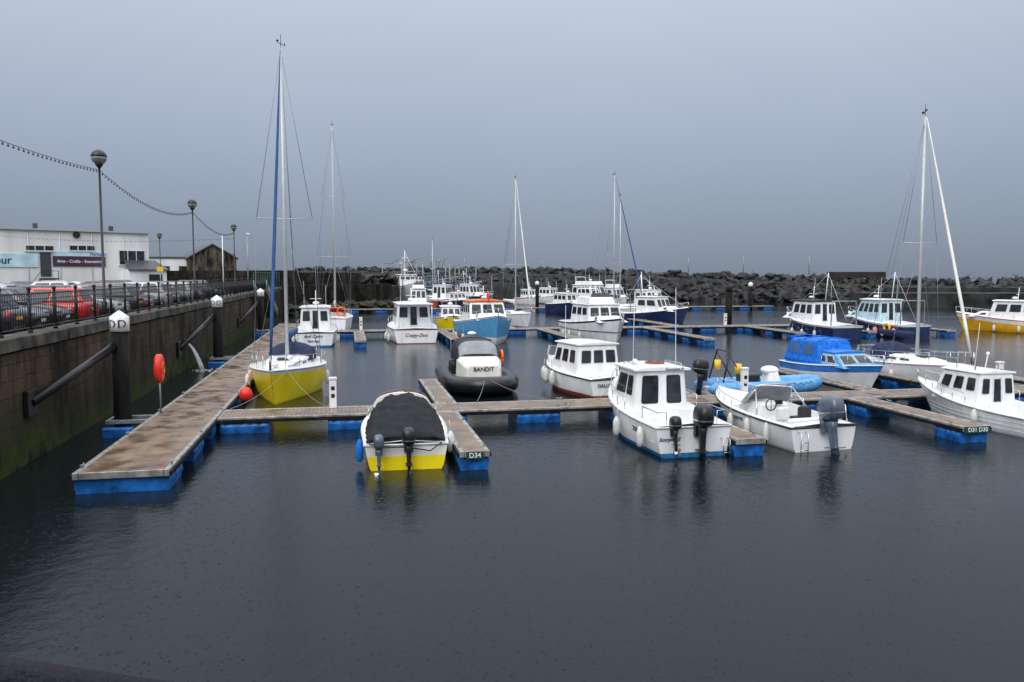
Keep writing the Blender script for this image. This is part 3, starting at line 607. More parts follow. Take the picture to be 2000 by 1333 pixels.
cruiser(40.0,120,-80,8,3.0,1.2,[white,white,blue],'white cruiser with tall flybridge in outer basin',(-.25,.2,1.7),fly=True)
cruiser(30.0,135,-70,7,2.7,1.0,[redp,white,white],'small white boat with red gunwale',(-.2,.2,1.4))
cruiser(19.5,135,-60,9,3.2,1.3,[white,navy,navy],'dark blue fishing boat with stern gantry',(-.1,.25,2.0),name='fishing_boat')
cruiser(14.0,125,60,9,3.2,1.3,[white,redb,redb],'red-brown fishing boat with stern gantry',(-.1,.25,2.0),name='fishing_boat')
def trawler(u,v,head,L,B,cols,label,cm,gan,sc):
    rt=place(u,v,head,'trawler',label,'fishing boat'); h=Hull(rt,L,B,2.4,1.8,2,.85,cols,offw,None,.8,.4,2,strake=blackp)
    house(rt,'wheelhouse',-L*.15,L*.12,B*.33,B*.3,2.4,5.6,.2,.6,cm,side=((.1,.3,.7,.88),(.4,.6,.7,.88),(.7,.9,.7,.88)),front=((.05,.3,.7,.88),(.36,.64,.7,.88),(.7,.95,.7,.88)),roof=(.3,.15,cm))
    mb=MB(); mb.tube([(0,0,5.6),(0,0,11)],[.14,.06],8).tube([(0,-1.2,8.2),(0,1.2,8.2)],.06,6).tube([(0,0,10.6),(L*.45,0,4)],.03,5).tube([(0,0,9.6),(-L*.45,0,6)],.03,5).tube([(0,-.8,9.4),(0,.8,9.4)],.05,6)
    mb.sph((.3,0,6.7),.5,(1,1,.5)); mb.obj('signal_mast',white if not gan else galv,rt)
    mb=MB()
    for x in((-L*.42,-L*.3,L*.2) if gan else (-L*.42,L*.25)):
        mb.tube([(x,-B*.4,2.4),(x,-B*.38,8.2),(x,B*.38,8.2),(x,B*.4,2.4)],.12,8).tube([(x,-B*.4,6.3),(x,B*.4,6.3)],.07,6)
    mb.tube([(-L*.42,0,8.2),(-L*.1,0,9.6)],.08,6); mb.tube([(-L*.42,-B*.4,5),(-L*.42,B*.4,5)],.08,6); mb.obj('net_gantry',galv,rt)
    mb=MB()
    for k in range(6): mb.tube([(-L*.3+k*1.2,-B*.3+.4*k,3),(-L*.2+k*1.2,B*.2,7+k*.4)],.05,5)
    mb.obj('derrick_gear',ironb,rt)
    h.rails(rt,.5,1.,1.0,7,r=.04); rt.scale=(sc,sc,sc); return rt
x=lambda X,Y:(X*UX+Y*UY,-X*UY+Y*UX)
trawler(*x(-20.6,158),-70,17,6,[white,mat('pale_grey_hull',(.6,.63,.65),.4),navy],'pale grey steel trawler with white wheelhouse and mast',white,False,.88)
trawler(*x(-15.5,158),-50,16,6,[navy,navy,navy],'blue steel trawler with dark gantries',mat('dark_blue_superstructure',(.04,.07,.13),.5),True,.9)
trawler(*x(-8.7,150),-50,11,4.5,[redp,redb,redb],'red trawler with dark wheelhouse',mat('dark_blue_superstructure',(.05,.09,.16)),True,.75)

# ---------------------------------------------------------------- pontoons
def pontoon(u0,u1,v0,v1,label,along,name='pontoon_walkway',sp=3.0,fl=1.5,z=.5):
    rt=root(name,label,'pontoon',(*W((u0+u1)/2,(v0+v1)/2),0),YAW if along=='v' else YAW+math.pi/2,'floating pontoons')
    L=(v1-v0) if along=='v' else (u1-u0); w=(u1-u0) if along=='v' else (v1-v0)
    MB().box((0,0,z-.04),(w-.24,L-.1,.08)).obj('deck',deckm,rt)
    mb=MB()
    for s in(1,-1): mb.box((s*(w/2-.06),0,z-.07),(.12,L,.16))
    for s in(1,-1): mb.box((0,s*(L/2-.025),z-.07),(w-.26,.05,.16))
    mb.obj('aluminium_edge',edgem,rt,.01)
    mb=MB()
    for s in(1,-1): mb.box((s*(w/2+.02),0,z-.1),(.04,L,.1))
    mb.obj('rubbing_fender_strip',timber,rt)
    n=max(1,int(L/sp)); me=None; rr=random.Random(int(L*100))
    for i in range(n):
        y=-L/2+fl/2+.1+(L-fl-.2)*(i/max(1,n-1))
        if me is None:
            mb=MB(); rings=[]
            ww=w/2-.02
            for k in range(19):
                t=-fl/2+fl*k/18; bul=.018*math.sin(k*2.1)+.012*math.sin(k*4.7)
                rings.append([(-ww+bul,t,.34),(-ww-.02+bul*1.5,t,.2),(-ww+.01-bul,t,.05),(-ww+.03,t,-.25),(ww-.03,t,-.25),(ww-.01+bul,t,.05),(ww+.02-bul*1.3,t,.2),(ww-bul,t,.34)])
            me=mb.loft(rings,0,sm=True).obj('float',tarp,rt); me.location=(0,y,0)
        else:
            c=me.copy(); COL.objects.link(c); c.parent=rt; c.location=(0,y+rr.uniform(-.12,.12),rr.uniform(-.025,.015))
    mb0=None
    for i in range(int(L/4)+1):
        y=-L/2+.6+i*4
        for s in(1,-1):
            if mb0 is None: mb0=MB().tube([(-.02,-.13,z+.09),(0,-.05,z+.07),(0,.05,z+.07),(-.02,.13,z+.09)],.016,6).tube([(0,-.05,z),(0,-.05,z+.07)],.016,6).tube([(0,.05,z),(0,.05,z+.07)],.016,6).mesh('mooring_cleat',galv)
            c=bpy.data.objects.new('mooring_cleat',mb0); COL.objects.link(c); c.parent=rt; c.location=(s*(w/2-.06),y,0)
    return rt
pontoon(-6.2,-4.12,19.85,78,'long brown decked floating walkway on blue floats beside quay','v',sp=2.9,fl=1.4)
pontoon(-4.08,36,26.7,28.4,'floating cross walkway with brown deck and blue floats','u',sp=3.0)
pontoon(-4.08,52,66.4,68.2,'second floating cross walkway with blue floats','u',sp=3.2)
pontoon(-4.08,60,108,110,'far floating cross walkway with blue floats','u',sp=3.4)
fw=[(2.72,3.5,20.4,26.66),(10.35,11.25,20.5,26.66),(17.8,18.75,20.9,26.66),(2.95,3.7,28.45,35.2),(12.0,12.8,28.45,35.4),(19.7,20.4,28.45,35.6),(23.6,24.3,28.45,36),(28.2,29,28.45,36),
 (7.0,7.8,55.6,66.3),(15.4,16.3,54.4,66.3),(24.6,25.5,53.9,66.3),(.4,1.2,57,66.3),(34,35,58,66.3),(40.4,41.2,58,66.3),(47.5,48.4,58,66.3),(6,7,68.3,78),(13,14,68.3,78),(21,22,68.3,80),(28,29,68.3,80)]
F=[pontoon(*q,'narrow finger pontoon with wet brown deck and blue floats','v','finger_pontoon',sp=2.4,fl=1.1) for q in fw]
green=mat('dark_green_sign',(.01,.06,.04),.4)
def numsign(rt,L,w,t,sz):
    MB().box((0,-L/2-.04,.41),(sz*len(t)*.62+.1,.03,.2)).obj('number_plate',green,rt,.005); text(t,(0,-L/2-.06,.41),(1,0,0),(0,0,1),sz,rt,white)
numsign(F[0],6.26,.78,'D34',.18); numsign(F[2],5.76,.95,'D31 D30',.18)
def pedestal(u,v,h=.95):
    rt=root('service_pedestal','white water and power pedestal on walkway','service pedestal',(*W(u,v),.5),YAW,'service pedestals')
    MB().box((0,0,h/2),(.24,.2,h)).obj('body',white,rt,.02); MB().box((0,0,h+.05),(.28,.24,.1)).obj('cap',offw,rt,.03)
    for f in(.72,.45): MB().box((0,-.105,h*f),(.12,.012,.13)).obj('socket_panel',blackp,rt)
for q in((-.55,28.15),(14.5,28.15),(1.0,67.9),(12,67.9),(33,67.9),(25.5,28.1)): pedestal(*q)
rt=root('lifebuoy_station','red lifebuoy housing on grey post on pontoon','lifebuoy',(*W(-6.05,28.2),.5),YAW+math.radians(90))
MB().tube([(0,0,0),(0,0,1.3)],.03,8).obj('post',galv,rt)
rings=[[( .3*sc*math.cos(a)+0,yy,1.47+.46*sc*math.sin(a)) for a in[2*math.pi*k/20 for k in range(20)]] for yy,sc in((-.12,.8),(-.08,1),(.07,1),(.12,.85))]
MB().loft(rings,0).obj('housing',redp,rt); MB().torus((0,-.12,1.47),.16,.03,'y').obj('recess_ring',orange,rt)
def pile(u,v,top,letter=None,r=.26,strut=None,cap=True):
    rt=root('mooring_pile','dark timber pile'+(' with white cap lettered '+letter if letter else ' with pointed white cap' if cap else ' standing in open water'),'mooring pile',(*W(u,v),0),YAW,'mooring piles')
    MB().tube([(0,0,-1.5),(0,0,1),(0,0,top-.5)],r,20).obj('shaft',timber,rt)
    if cap: MB().tube([(0,0,top-.52),(0,0,top-.06),(0,0,top+.13)],[r*1.1,r*1.1,.02],28).obj('cap',white,rt)
    else: MB().tube([(0,0,top-.5),(0,0,top)],r,16).obj('cap',timber,rt)
    if letter:
        for a in(-124,-62):
            aa=math.radians(a)
            t_=text(letter,(0,0,0),(1,0,0),(0,0,1),.36,rt,blackp,depth=0)
            # wrap the painted letter round the cap
            t_.matrix_local=Matrix.Identity(4)
            for vv in t_.data.vertices:
                ph=aa+vv.co.x/(r*1.1); vv.co=Vector((math.cos(ph)*(r*1.1+.006),math.sin(ph)*(r*1.1+.006),top-.3+vv.co.y))
    if strut:
        MB().tube([(-.1,-.1,strut[2]),strut[0]],.13,12).obj('brace',ironb,rt); MB().box(strut[0],(.12,.7,.7)).obj('brace_plate',ironb,rt,.02)
    return rt
pile(-7.05,27.6,3.75,'D',strut=((-1.27,-3.9,1.6),0,2.8)); pile(-7.05,47.2,3.75,'D',strut=((-1.27,-3.9,1.3),0,2.8)); pile(-7.05,70.2,3.75,'C',strut=((-1.27,-3.9,1.3),0,2.8))
pile(*x(21.6,81.6),3.8,None,.33,None,False); pile(*x(34.3,118),3.8,None,.3); pile(*x(3.9,127),3.9,None,.28)
for v in(27.6,47.2,70.2):
    rt=root('pile_guide','galvanised pile guide frame joined to walkway','pile guide',(*W(-6.9,v),0),YAW,'pile guides')
    MB().box((.1,-.42,.42),(1.2,.1,.12)).box((.1,.42,.42),(1.2,.1,.12)).box((-.5,0,.42),(.1,.94,.12)).obj('frame',galv,rt,.01); MB().box((-.15,-.62,.1),(.9,.3,.35)).obj('float',tarp,rt,.04)

# ---------------------------------------------------------------- quay
def prism(pts,z0,z1,name,m):
    n=len(pts); return MB().add([(a,b,z0) for a,b in pts]+[(a,b,z1) for a,b in pts],[list(range(n))[::-1],list(range(n,2*n))]+[(i,(i+1)%n,n+(i+1)%n,n+i) for i in range(n)]).obj(name,m)
o=MB().box((-8.75,49,.9),(.7,122,4.2)).obj('quay_wall',quaym); o.rotation_euler=(0,0,YAW); tag(o,'weathered concrete quay wall with green weed at waterline','wall')
mb=MB(); rc=random.Random(3); vv=-12.0
while vv<110:
    mb.box((rc.uniform(-.012,.012),vv-49+1.49,rc.uniform(-.012,.012)),(.8,2.97,.34)); vv+=3.0
cp=mb.obj('coping',mat('coping_concrete',(.085,.078,.066),.65,0,.7,1.6,.5),o,.02); cp.location=(-8.72,49,3.22)
g=prism([(-9.1,-12),(-9.1,110),(2,127),(2,200),(-320,260),(-320,-12)],-.5,2.9,'ground',asphalt); g.rotation_euler=(0,0,YAW); struct(g)
q=prism([(-6,-8),(20,-8),(20,.9),(-6,.9)],-1,3.39,'quay',mat('near_quay_concrete',(.2,.19,.18),.5,0,.25,2,.3)); struct(q)
rt=root('quay_handrail','black wet tubular handrail beside the quay edge','handrail')
MB().tube([(-2.3,1.52,4.395),(-.778,1.2,4.395),(-.528,1.147,4.385),(.3,.97,4.38),(1.2,.78,4.38)],.026,14).obj('handrail_tube',mat('wet_black_rail',(.008,.009,.014),.6,.0,.3,60,.6),rt)
for a,b in(((1.0,.82,3.39),(1.0,.82,4.38)),((-1.6,.88,3.39),(-1.6,1.37,4.38))): MB().tube([a,b],.02,8).obj('post',ironb,rt)
rt=root('quay_railing','black iron railing with ball finials along quay edge','railing',(0,0,0),YAW)
Z=3.39
for zz,th in((1.08,.045),(.14,.035),(.92,.025)): MB().box((-8.7,48,Z+zz),(.045,94,th)).obj('rail',ironb,rt)
pme=MB().tube([(0,0,0),(0,0,1.16)],.04,8).sph((0,0,1.22),.065,(1,1,1),0,10,6).tube([(0,0,1.14),(0,0,1.16)],.06,8).tube([(0,0,0),(0,0,.08)],.07,8).mesh('post',ironb)
v=1.0
while v<95:
    if v>14:
        p=bpy.data.objects.new('post',pme); COL.objects.link(p); p.parent=rt; p.location=(-8.7,v,Z)
    v+=2.0
bme=MB().tube([(0,0,.14),(0,0,1.08)],.01,6).mesh('baluster',ironb); st=MB()
v=2.0;k=0
while v<95:
    if abs((v-1)%2)>.08:
        if v>20.5 and k<100:
            p=bpy.data.objects.new('baluster',bme); COL.objects.link(p); p.parent=rt; p.location=(-8.7,v,Z); k+=1
        else: st.tube([(-8.7,v,Z+.14),(-8.7,v,Z+1.08)],.01,4)
    v+=.1667
s_=st.obj('baluster',ironb,rt); s_['kind']='stuff'
o_=root('outfall_water','white stream of water pouring from wall pipe','water stream',(*W(-8.4,45.0),0),YAW)
mb=MB(); rw=random.Random(5)
for s in range(14):
    a,b=rw.uniform(-.06,.06),rw.uniform(-.2,.2); mb.tube([(.85*t*(1+b*.5),a+b*t*.8,1.5-1.5*t*t) for t in[i/8 for i in range(9)]],[.03,.03,.03,.035,.03,.035,.03,.035,.04],5)
mb.obj('water_stream',foam,o_)
fo=MB()
for i in range(40): fo.sph((.9+R.gauss(0,.25),R.gauss(0,.35),.0),R.uniform(.03,.09),(1,1,.3),0,6,4)
fo.obj('splash_foam',foam,o_); MB().tube([(-.1,0,1.55),(.12,0,1.56)],.13,12).obj('pipe',ironb,o_)

globe=mat('smoky_lamp_globe',(.1,.11,.12),.08,0,.3,3)
def lamp(X,Y,h,z=2.9):
    rt=root('street_lamp','black lamp post with two-tone globe head','street lamp',(X,Y,z),0,'globe lamps on the quay')
    MB().tube([(0,0,0),(0,0,1.0),(0,0,1.05),(0,0,h-.35)],[.1,.1,.055,.045],10).obj('post',ironb,rt)
    MB().tube([(0,0,h-.42),(0,0,h-.3),(0,0,h-.24)],[.06,.15,.15],10).obj('collar',ironb,rt)
    r=.3
    for nm,degs,k,m in(('globe_hood',(0,15,30,45,60,75,88),1,blackp),('lamp_globe',(-80,-60,-45,-30,-15,0),.99,mat('frosted_lamp_globe',(.2,.21,.22),.15,0,.3,3))):
        MB().loft([[(r*k*math.cos(a)*math.cos(b),r*k*math.sin(a)*math.cos(b),h+r*math.sin(b)) for a in[2*math.pi*j/20 for j in range(20)]] for b in[math.radians(d) for d in degs]]).obj(nm,m,rt)
for X,Y in [(-16.4,33),(-21.1,54.6),(-27.3,81)]: lamp(X,Y,6.75)
lamp(-40.6,95,6.6); lamp(-49,145,5.5)
rt=root('camera_pole','slim grey pole with camera on top','pole',(-25.7,80,2.9)); MB().tube([(0,0,0),(0,0,6)],.06,8).obj('post',galv,rt); MB().box((.1,0,6.05),(.3,.15,.12)).obj('camera',white,rt,.02)
rt=root('flag_pole','thin white pole on the quay','pole',(-26,74,2.9)); MB().tube([(0,0,0),(0,0,5.6)],.04,8).obj('post',white,rt)
bulb=MB().sph((0,0,-.07),.035,(1,1,1.3),0,8,6).tube([(0,0,.0),(0,0,-.05)],.018,6).mesh('bulb',globe)
def festoon(a,b,sag,n):
    a,b=Vector(a),Vector(b); rt=root('festoon_lights','string of small bulbs strung between lamp posts','string lights',(0,0,0),0,'festoon strings')
    f=lambda t:a.lerp(b,t)-Vector((0,0,sag*4*t*(1-t)))
    MB().tube([f(i/30) for i in range(31)],.011,5).obj('cable',ironb,rt)
    for i in range(1,n):
        o=bpy.data.objects.new('bulb',bulb); COL.objects.link(o); o.parent=rt; o.location=f(i/n)
zt=9.15
festoon((-12.1,11.5,zt),(-16.4,33,zt),.35,56); festoon((-16.4,33,zt),(-21.1,54.6,zt),.7,50); festoon((-21.1,54.6,zt),(-27.3,81,zt),.7,44)
festoon((-27.3,81,zt-.6),(-70,104,10.5),.7,60)

# ---------------------------------------------------------------- cars
def car(u,v,head,col,z,L=4.2,Wd=1.75,H=1.45,label='',van=False):
    rt=root('van' if van else 'parked_car',label,'van' if van else 'car',(*W(u,v),z),YAW+math.radians(head),'vehicles parked on the quay')
    m=mat('car_paint_'+'_'.join(str(int(c*100)) for c in col),col,.2,.1,.04,3,coat=.8)
    hw=Wd/2; hz=H*.62 if not van else H*.5
    st=[(-.5,.35,hz*.85,.86),(-.485,.25,hz*.97,.93),(-.42,.2,hz,.98),(-.2,.18,hz*1.0,1),(.1,.18,hz*.99,1),(.28,.2,hz*.93,.99),(.42,.22,hz*.82,.95),(.48,.26,hz*.68,.88),(.5,.32,hz*.55,.8)]
    rings=[]
    for t,zl,zh,w in st:
        x=t*L; y=hw*w; rings.append([(x,-y*.93,zl),(x,-y,zl+.15),(x,-y,zh*.75),(x,-y*.93,zh*.96),(x,-y*.7,zh),(x,y*.7,zh),(x,y*.93,zh*.96),(x,y,zh*.75),(x,y,zl+.15),(x,y*.93,zl)])
    MB().loft(rings,0,sm=True).obj('body',m,rt)
    wm=[blackp,glass]
    if van: house(rt,'cabin',-.49*L,.36*L,hw*.95,hw*.82,hz-.03,H,.1,.6,m,side=((.72,.93,.15,.85),),front=((.06,.94,.15,.9),),back=((.08,.46,.3,.85),(.54,.92,.3,.85)),wm=wm,bevel=.08)
    else: house(rt,'cabin',-.46*L,.24*L,hw*.92,hw*.7,hz-.03,H,.32,.75,m,side=((.12,.46,.12,.86),(.5,.86,.12,.86)),front=((.06,.94,.1,.92),),back=((.08,.92,.2,.88),),wm=wm,bevel=.09)
    for xx in(-.31,.31):
        for s in(1,-1):
            y=s*(hw-.09); w=MB().tube([(xx*L,y-.1,.31),(xx*L,y+.1,.31)],.31,20).obj('wheel',rubber,rt,.02); MB().tube([(xx*L,y+s*.09,.31),(xx*L,y+s*.11,.31)],.19,10).obj('rim',alu,w)
    for s in(1,-1):
        MB().sph((.465*L,s*hw*.72,hz*.68),.17,(.7,1,.55),0,10,6).obj('headlight',clear,rt); MB().sph((-.478*L,s*hw*.8,hz*.8),.14,(.5,.8,1.1),0,10,6).obj('tail_light',redp,rt)
        MB().sph((.2*L,s*(hw+.08),hz+.05),.1,(.6,.9,.7),0,8,5).obj('wing_mirror',m,rt)
    MB().box((.497*L,0,.42),(.03,.5,.11)).obj('number_plate',white,rt); MB().box((-.503*L,0,.62),(.03,.5,.11)).obj('rear_number_plate',yel2,rt)
pal=[((.02,.022,.025),'black'),((.03,.035,.04),'dark grey'),((.02,.022,.025),'black'),((.55,.015,.015),'bright red'),((.03,.04,.06),'dark blue'),((.45,.47,.5),'silver'),((.02,.025,.03),'black'),((.2,.015,.02),'dark red'),((.03,.03,.035),'black'),((.5,.51,.52),'silver'),((.03,.03,.035),'black'),((.03,.04,.07),'navy'),((.4,.42,.44),'silver'),((.02,.02,.02),'black'),((.6,.6,.6),'white'),((.04,.05,.06),'dark grey'),((.02,.02,.02),'black'),((.3,.31,.33),'grey')]
for i,(c,nm) in enumerate(pal):
    v=29.2+i*2.6; car(-12.6+R.uniform(-.2,.2),v,(0 if i%3 else 180)+R.uniform(-2,2),c,2.98,3.8+R.random()*.6,1.72,1.46+R.random()*.14,f'{nm} hatchback parked facing the quay railing')
for i in range(12):
    c,nm=pal[(i*5+2)%len(pal)]; car(-18.6+R.uniform(-.3,.3),39+i*3.3,R.choice((0,180)),c,2.98,4.2,1.75,1.48+R.random()*.14,f'{nm} car parked in the middle row of the car park')
for u,v,c,nm,vn in((-27.5,45,(.3,.5,.7),'light blue',True),(-27,49.5,(.5,.51,.52),'silver',False),(-27,53.5,(.4,.42,.44),'silver',False),(-27,58,(.03,.03,.035),'black',False),(-27,62,(.6,.6,.6),'white',False),(-27,67,(.1,.11,.12),'grey',False),(-26,73,(.03,.04,.06),'navy',False),(-26,79,(.4,.41,.42),'silver',False)):
    car(u,v,R.choice((0,180)),c,2.98,4.9 if vn else 4.3,1.9 if vn else 1.75,1.95 if vn else 1.5,f'{nm} '+('van' if vn else 'car')+' parked in the far row of the car park',vn)

# ---------------------------------------------------------------- harbour building
Bp=Vector((-51.6,117,0)); A=Vector((-72,97.5,0)); d=(Bp-A).normalized(); L=(Bp-A).length; ang=math.atan2(d.y,d.x)
rt=root('harbour_building','two-storey white rendered building with flat roof and shop signs','building',(A.x,A.y,2.9),ang)
H=7.9
MB().box((L/2,6,H/2),(L,12,H)).obj('wall',render_w,rt); MB().box((L/2,5.9,H+.08),(L+.3,12.5,.2)).obj('flat_roof',mat('roof_edge',(.45,.45,.44),.6),rt)
def bwin(x,z,w,h,n=2):
    o=MB().box((x,-.03,z),(w,.1,h),0).obj('window',offw,rt)
    for i in range(n): MB().box((x-w/2+w*(i+.5)/n,-.09,z),(w/n-.14,.03,h-.16)).obj('pane',glass,o)
    MB().box((x,-.12,z-h/2-.06),(w+.2,.2,.1)).obj('sill',offw,o)
def fx(px,py):
    k=(px-1000)/1600; t=(A.x-k*A.y)/(k*d.y-d.x); Yc=A.y+d.y*t; return t,5+(537-py)/1600*Yc-2.9
def fbox(px0,px1,py0,py1):
    a,_=fx(px0,py0); b,_=fx(px1,py0); m=(px0+px1)/2; return (a+b)/2,(fx(m,py0)[1]+fx(m,py1)[1])/2,abs(b-a),abs(fx(m,py0)[1]-fx(m,py1)[1])
bwin(*fbox(55,110,480,491),3); bwin(*fbox(140,190,480,491),3); bwin(*fbox(236,286,490,518),3)
cx,cz,w,h_=fbox(78,108,494,540); MB().box((cx,-.05,cz),(w*.7,.12,h_)).obj('door',[mat('dark_door',(.05,.05,.06),.4)],rt)
pbs=mat('pale_blue_sign',(.55,.78,.88),.4,0,.25,.5)
cx,cz,w,h_=fbox(107,209,502,521); MB().box((cx,-.08,cz),(w,.12,h_)).obj('sign_board',mat('maroon_navy_sign',(.07,.03,.06),.4,0,.3,.3),rt); text('Arts - Crafts - Souvenirs',(cx,-.16,cz),(1,0,0),(0,0,1),w*.085,rt,white)
MB().box((cx,-.08,cz+h_/2+.34),(w*1.0,.1,.6)).obj('sign_board',pbs,rt); text('Harbour',(cx+w*.36,-.15,cz+h_/2+.34),(1,0,0),(0,0,1),.6,rt,mat('sign_blue_text',(.02,.1,.25)))
cx,cz,w,h_=fbox(-60,78,496,522); MB().box((cx,-.08,cz),(w,.12,h_)).obj('sign_board',pbs,rt); text('Harbour',(fx(27,500)[0],-.16,cz),(1,0,0),(0,0,1),1.35,rt,navy,align='RIGHT')
cx,cz,w,h_=fbox(240,312,520,560)
lean=root('porch_annex','white lean-to annex with slate roof against building','annex',(A.x,A.y,2.9),ang)
MB().box((cx,-1.5,1.4),(w,3,2.8)).obj('wall',render_w,lean); MB().add([(cx-w/2-.2,-3.3,2.7),(cx+w/2+.2,-3.3,2.7),(cx+w/2-.4,-.02,4.0),(cx-w/2+.4,-.02,4.0),(cx-w/2-.2,-3.3,2.82),(cx+w/2+.2,-3.3,2.82),(cx+w/2-.4,-.02,4.12),(cx-w/2+.4,-.02,4.12)],[(0,3,2,1),(4,5,6,7),(0,1,5,4),(1,2,6,5),(3,0,4,7),(2,3,7,6)]).obj('roof',slate,lean)
MB().box((cx+1,-3.03,1.1),(1.8,.08,2.1)).obj('door',blackp,lean)
for px in(84,232): 
    a,zz=fx(px,440); MB().box((a,2,H+.5),(.5,.5,.9)).obj('chimney',slate,rt)
a,zz=fx(155,460); MB().tube([(a,-.2,zz),(a,.1,zz)],.45,16).obj('round_vent',blackp,rt)
a,zz=fx(80,525); MB().tube([(a-1.6,-1,zz-3.5),(a,-1,zz-1.3),(a+2,-1,zz-1.3)],.06,6).tube([(a-1.6,-1,zz-2.5),(a,-1,zz-.3),(a+2,-1,zz-.3)],.04,6).tube([(a+2,-1,0),(a+2,-1,zz-.3)],.05,6).box((a+1,-.6,zz-1.3),(2.2,1.1,.1)).obj('outside_stair',ironb,rt)
for i in range(4):
    a=fx(60+i*62,440)[0]; MB().tube([(a,-.06,H-.1),(a,-.06,.2)],.05,6).obj('downpipe',offw,rt)

def gable(X,Y,L,D,h,rh,yaw,wm,label,z=2.9):
    rt=root('stone_house',label,'house',(X,Y,z),yaw); 
    MB().add([(-L/2,-D/2,0),(L/2,-D/2,0),(L/2,D/2,0),(-L/2,D/2,0),(-L/2,-D/2,h),(L/2,-D/2,h),(L/2,D/2,h),(-L/2,D/2,h),(0,-D/2,h+rh),(0,D/2,h+rh)],[(0,1,5,8,4),(2,3,7,9,6),(1,2,6,5),(3,0,4,7),(0,3,2,1)]).obj('wall',wm,rt)
    for s in(1,-1): MB().add([(s*(L/2+.3),-D/2-.3,h-.3*rh/(L/2)),(s*(L/2+.3),D/2+.3,h-.3*rh/(L/2)),(0,D/2+.3,h+rh+.05),(0,-D/2-.3,h+rh+.05),(s*(L/2+.3),-D/2-.3,h+.2-.3*rh/(L/2)),(s*(L/2+.3),D/2+.3,h+.2-.3*rh/(L/2)),(0,D/2+.3,h+rh+.25),(0,-D/2-.3,h+rh+.25)],[(0,1,2,3),(4,5,6,7),(0,1,5,4),(0,3,7,4),(1,2,6,5)]).obj('roof',slate,rt)
    for a in(-L*.25,L*.2): MB().box((a,-D/2-.02,h*.6),(.9,.1,1.1)).obj('window',glass,rt)
    return rt
gable(-55.5,150,8,12,5.0,2.3,.5,housestone,'grey stone harbour house with slate gable roof')
rt=root('boat_store','long low cream store building with flat roof','building',(-62,148,2.9),.3)
MB().box((0,0,2.5),(11,8,5)).obj('wall',render_w,rt); MB().box((0,0,5.1),(11.4,8.4,.25)).obj('roof',slate,rt)
for a in(-3,0,3): MB().box((a,-4.02,3),(1.5,.1,1.2)).obj('window',glass,rt)
rt=root('boat_store','low white store with grey roof','building',(-77,165,2.9),.3); MB().box((0,0,2.7),(9,8,5.4)).obj('wall',render_w,rt); MB().box((0,0,5.5),(9.4,8.4,.25)).obj('roof',slate,rt)
rt=root('notice_sign','yellow notice board on post by car park','sign',(-38.5,90,2.9)); MB().tube([(0,0,0),(0,0,2.9)],.05,6).obj('post',galv,rt); MB().box((0,-.06,2.7),(.7,.04,.5)).obj('board',yel2,rt)

def wall(pts,z0,z1,th,m,label,name='harbour_wall'):
    mb=MB()
    for (a,b) in zip(pts,pts[1:]):
        a,b=Vector(a),Vector(b); c=(a+b)/2; dd=b-a; mb.box((c.x,c.y,(z0+z1)/2),(dd.length+th*.4,th,z1-z0),0,math.atan2(dd.y,dd.x))
    return tag(mb.obj(name,m),label,'wall')
dwc=mat('dark_wet_concrete',(.045,.046,.046),.6,0,.6,.4,.3)
wall([(-60,128),(-31,117)],2.9,5.6,.8,darkstone,'dark basalt stone boundary wall behind car park')
wall([(-30.5,106),(-19,125.5)],-1,3.6,1.2,darkstone,'dark stone wall of the inner harbour slip')
wall([(-31,117),(-23,123.5)],2.9,5.3,.8,darkstone,'dark stone parapet above slip')
wall([(-19.3,126),(-24,175),(-24,205)],-1,3.1,1.2,darkstone,'dark stone pier wall along outer basin')
wall([(-5,188),(17,170)],-1,3.2,1.5,mat('grey_green_concrete',(.06,.07,.065),.7,0,.5,.5,.3),'grey concrete jetty in front of rock armour')
wall([(55,127),(110,125)],-1,2.2,6,dwc,'dark concrete pier beside the basin')
wall([(60,131.5),(110,129.5)],2.1,2.95,1,dwc,'raised parapet on concrete pier')
rt=root('green_gate','dark green mesh gate at head of walkway','gate',(*W(-8.2,76),3.39),YAW)
mb=MB()
for i in range(12): mb.tube([(i*.2,0,0),(i*.2,0,1.8)],.02,5)
mb.tube([(0,0,1.8),(2.2,0,1.8)],.03,6).tube([(0,0,.1),(2.2,0,.1)],.03,6); mb.obj('bars',mat('green_paint',(.01,.1,.06),.5),rt)
rt=root('access_gangway','aluminium gangway sloping from quay to pontoon','gangway',(0,0,0),YAW)
for s in(-8.2,-7.1):
    mb=MB().tube([(s,76,3.5),(s,87,.6)],.05,6).tube([(s,76,4.5),(s,87,1.6)],.04,6)
    for i in range(12): mb.tube([(s,76+i,3.5-i*.264),(s,76+i,4.5-i*.264)],.025,5)
    mb.obj('side_rail',galv,rt)
MB().add([(-8.2,76,3.5),(-7.1,76,3.5),(-7.1,87,.6),(-8.2,87,.6)],[(0,1,2,3)]).obj('deck',galv,rt)

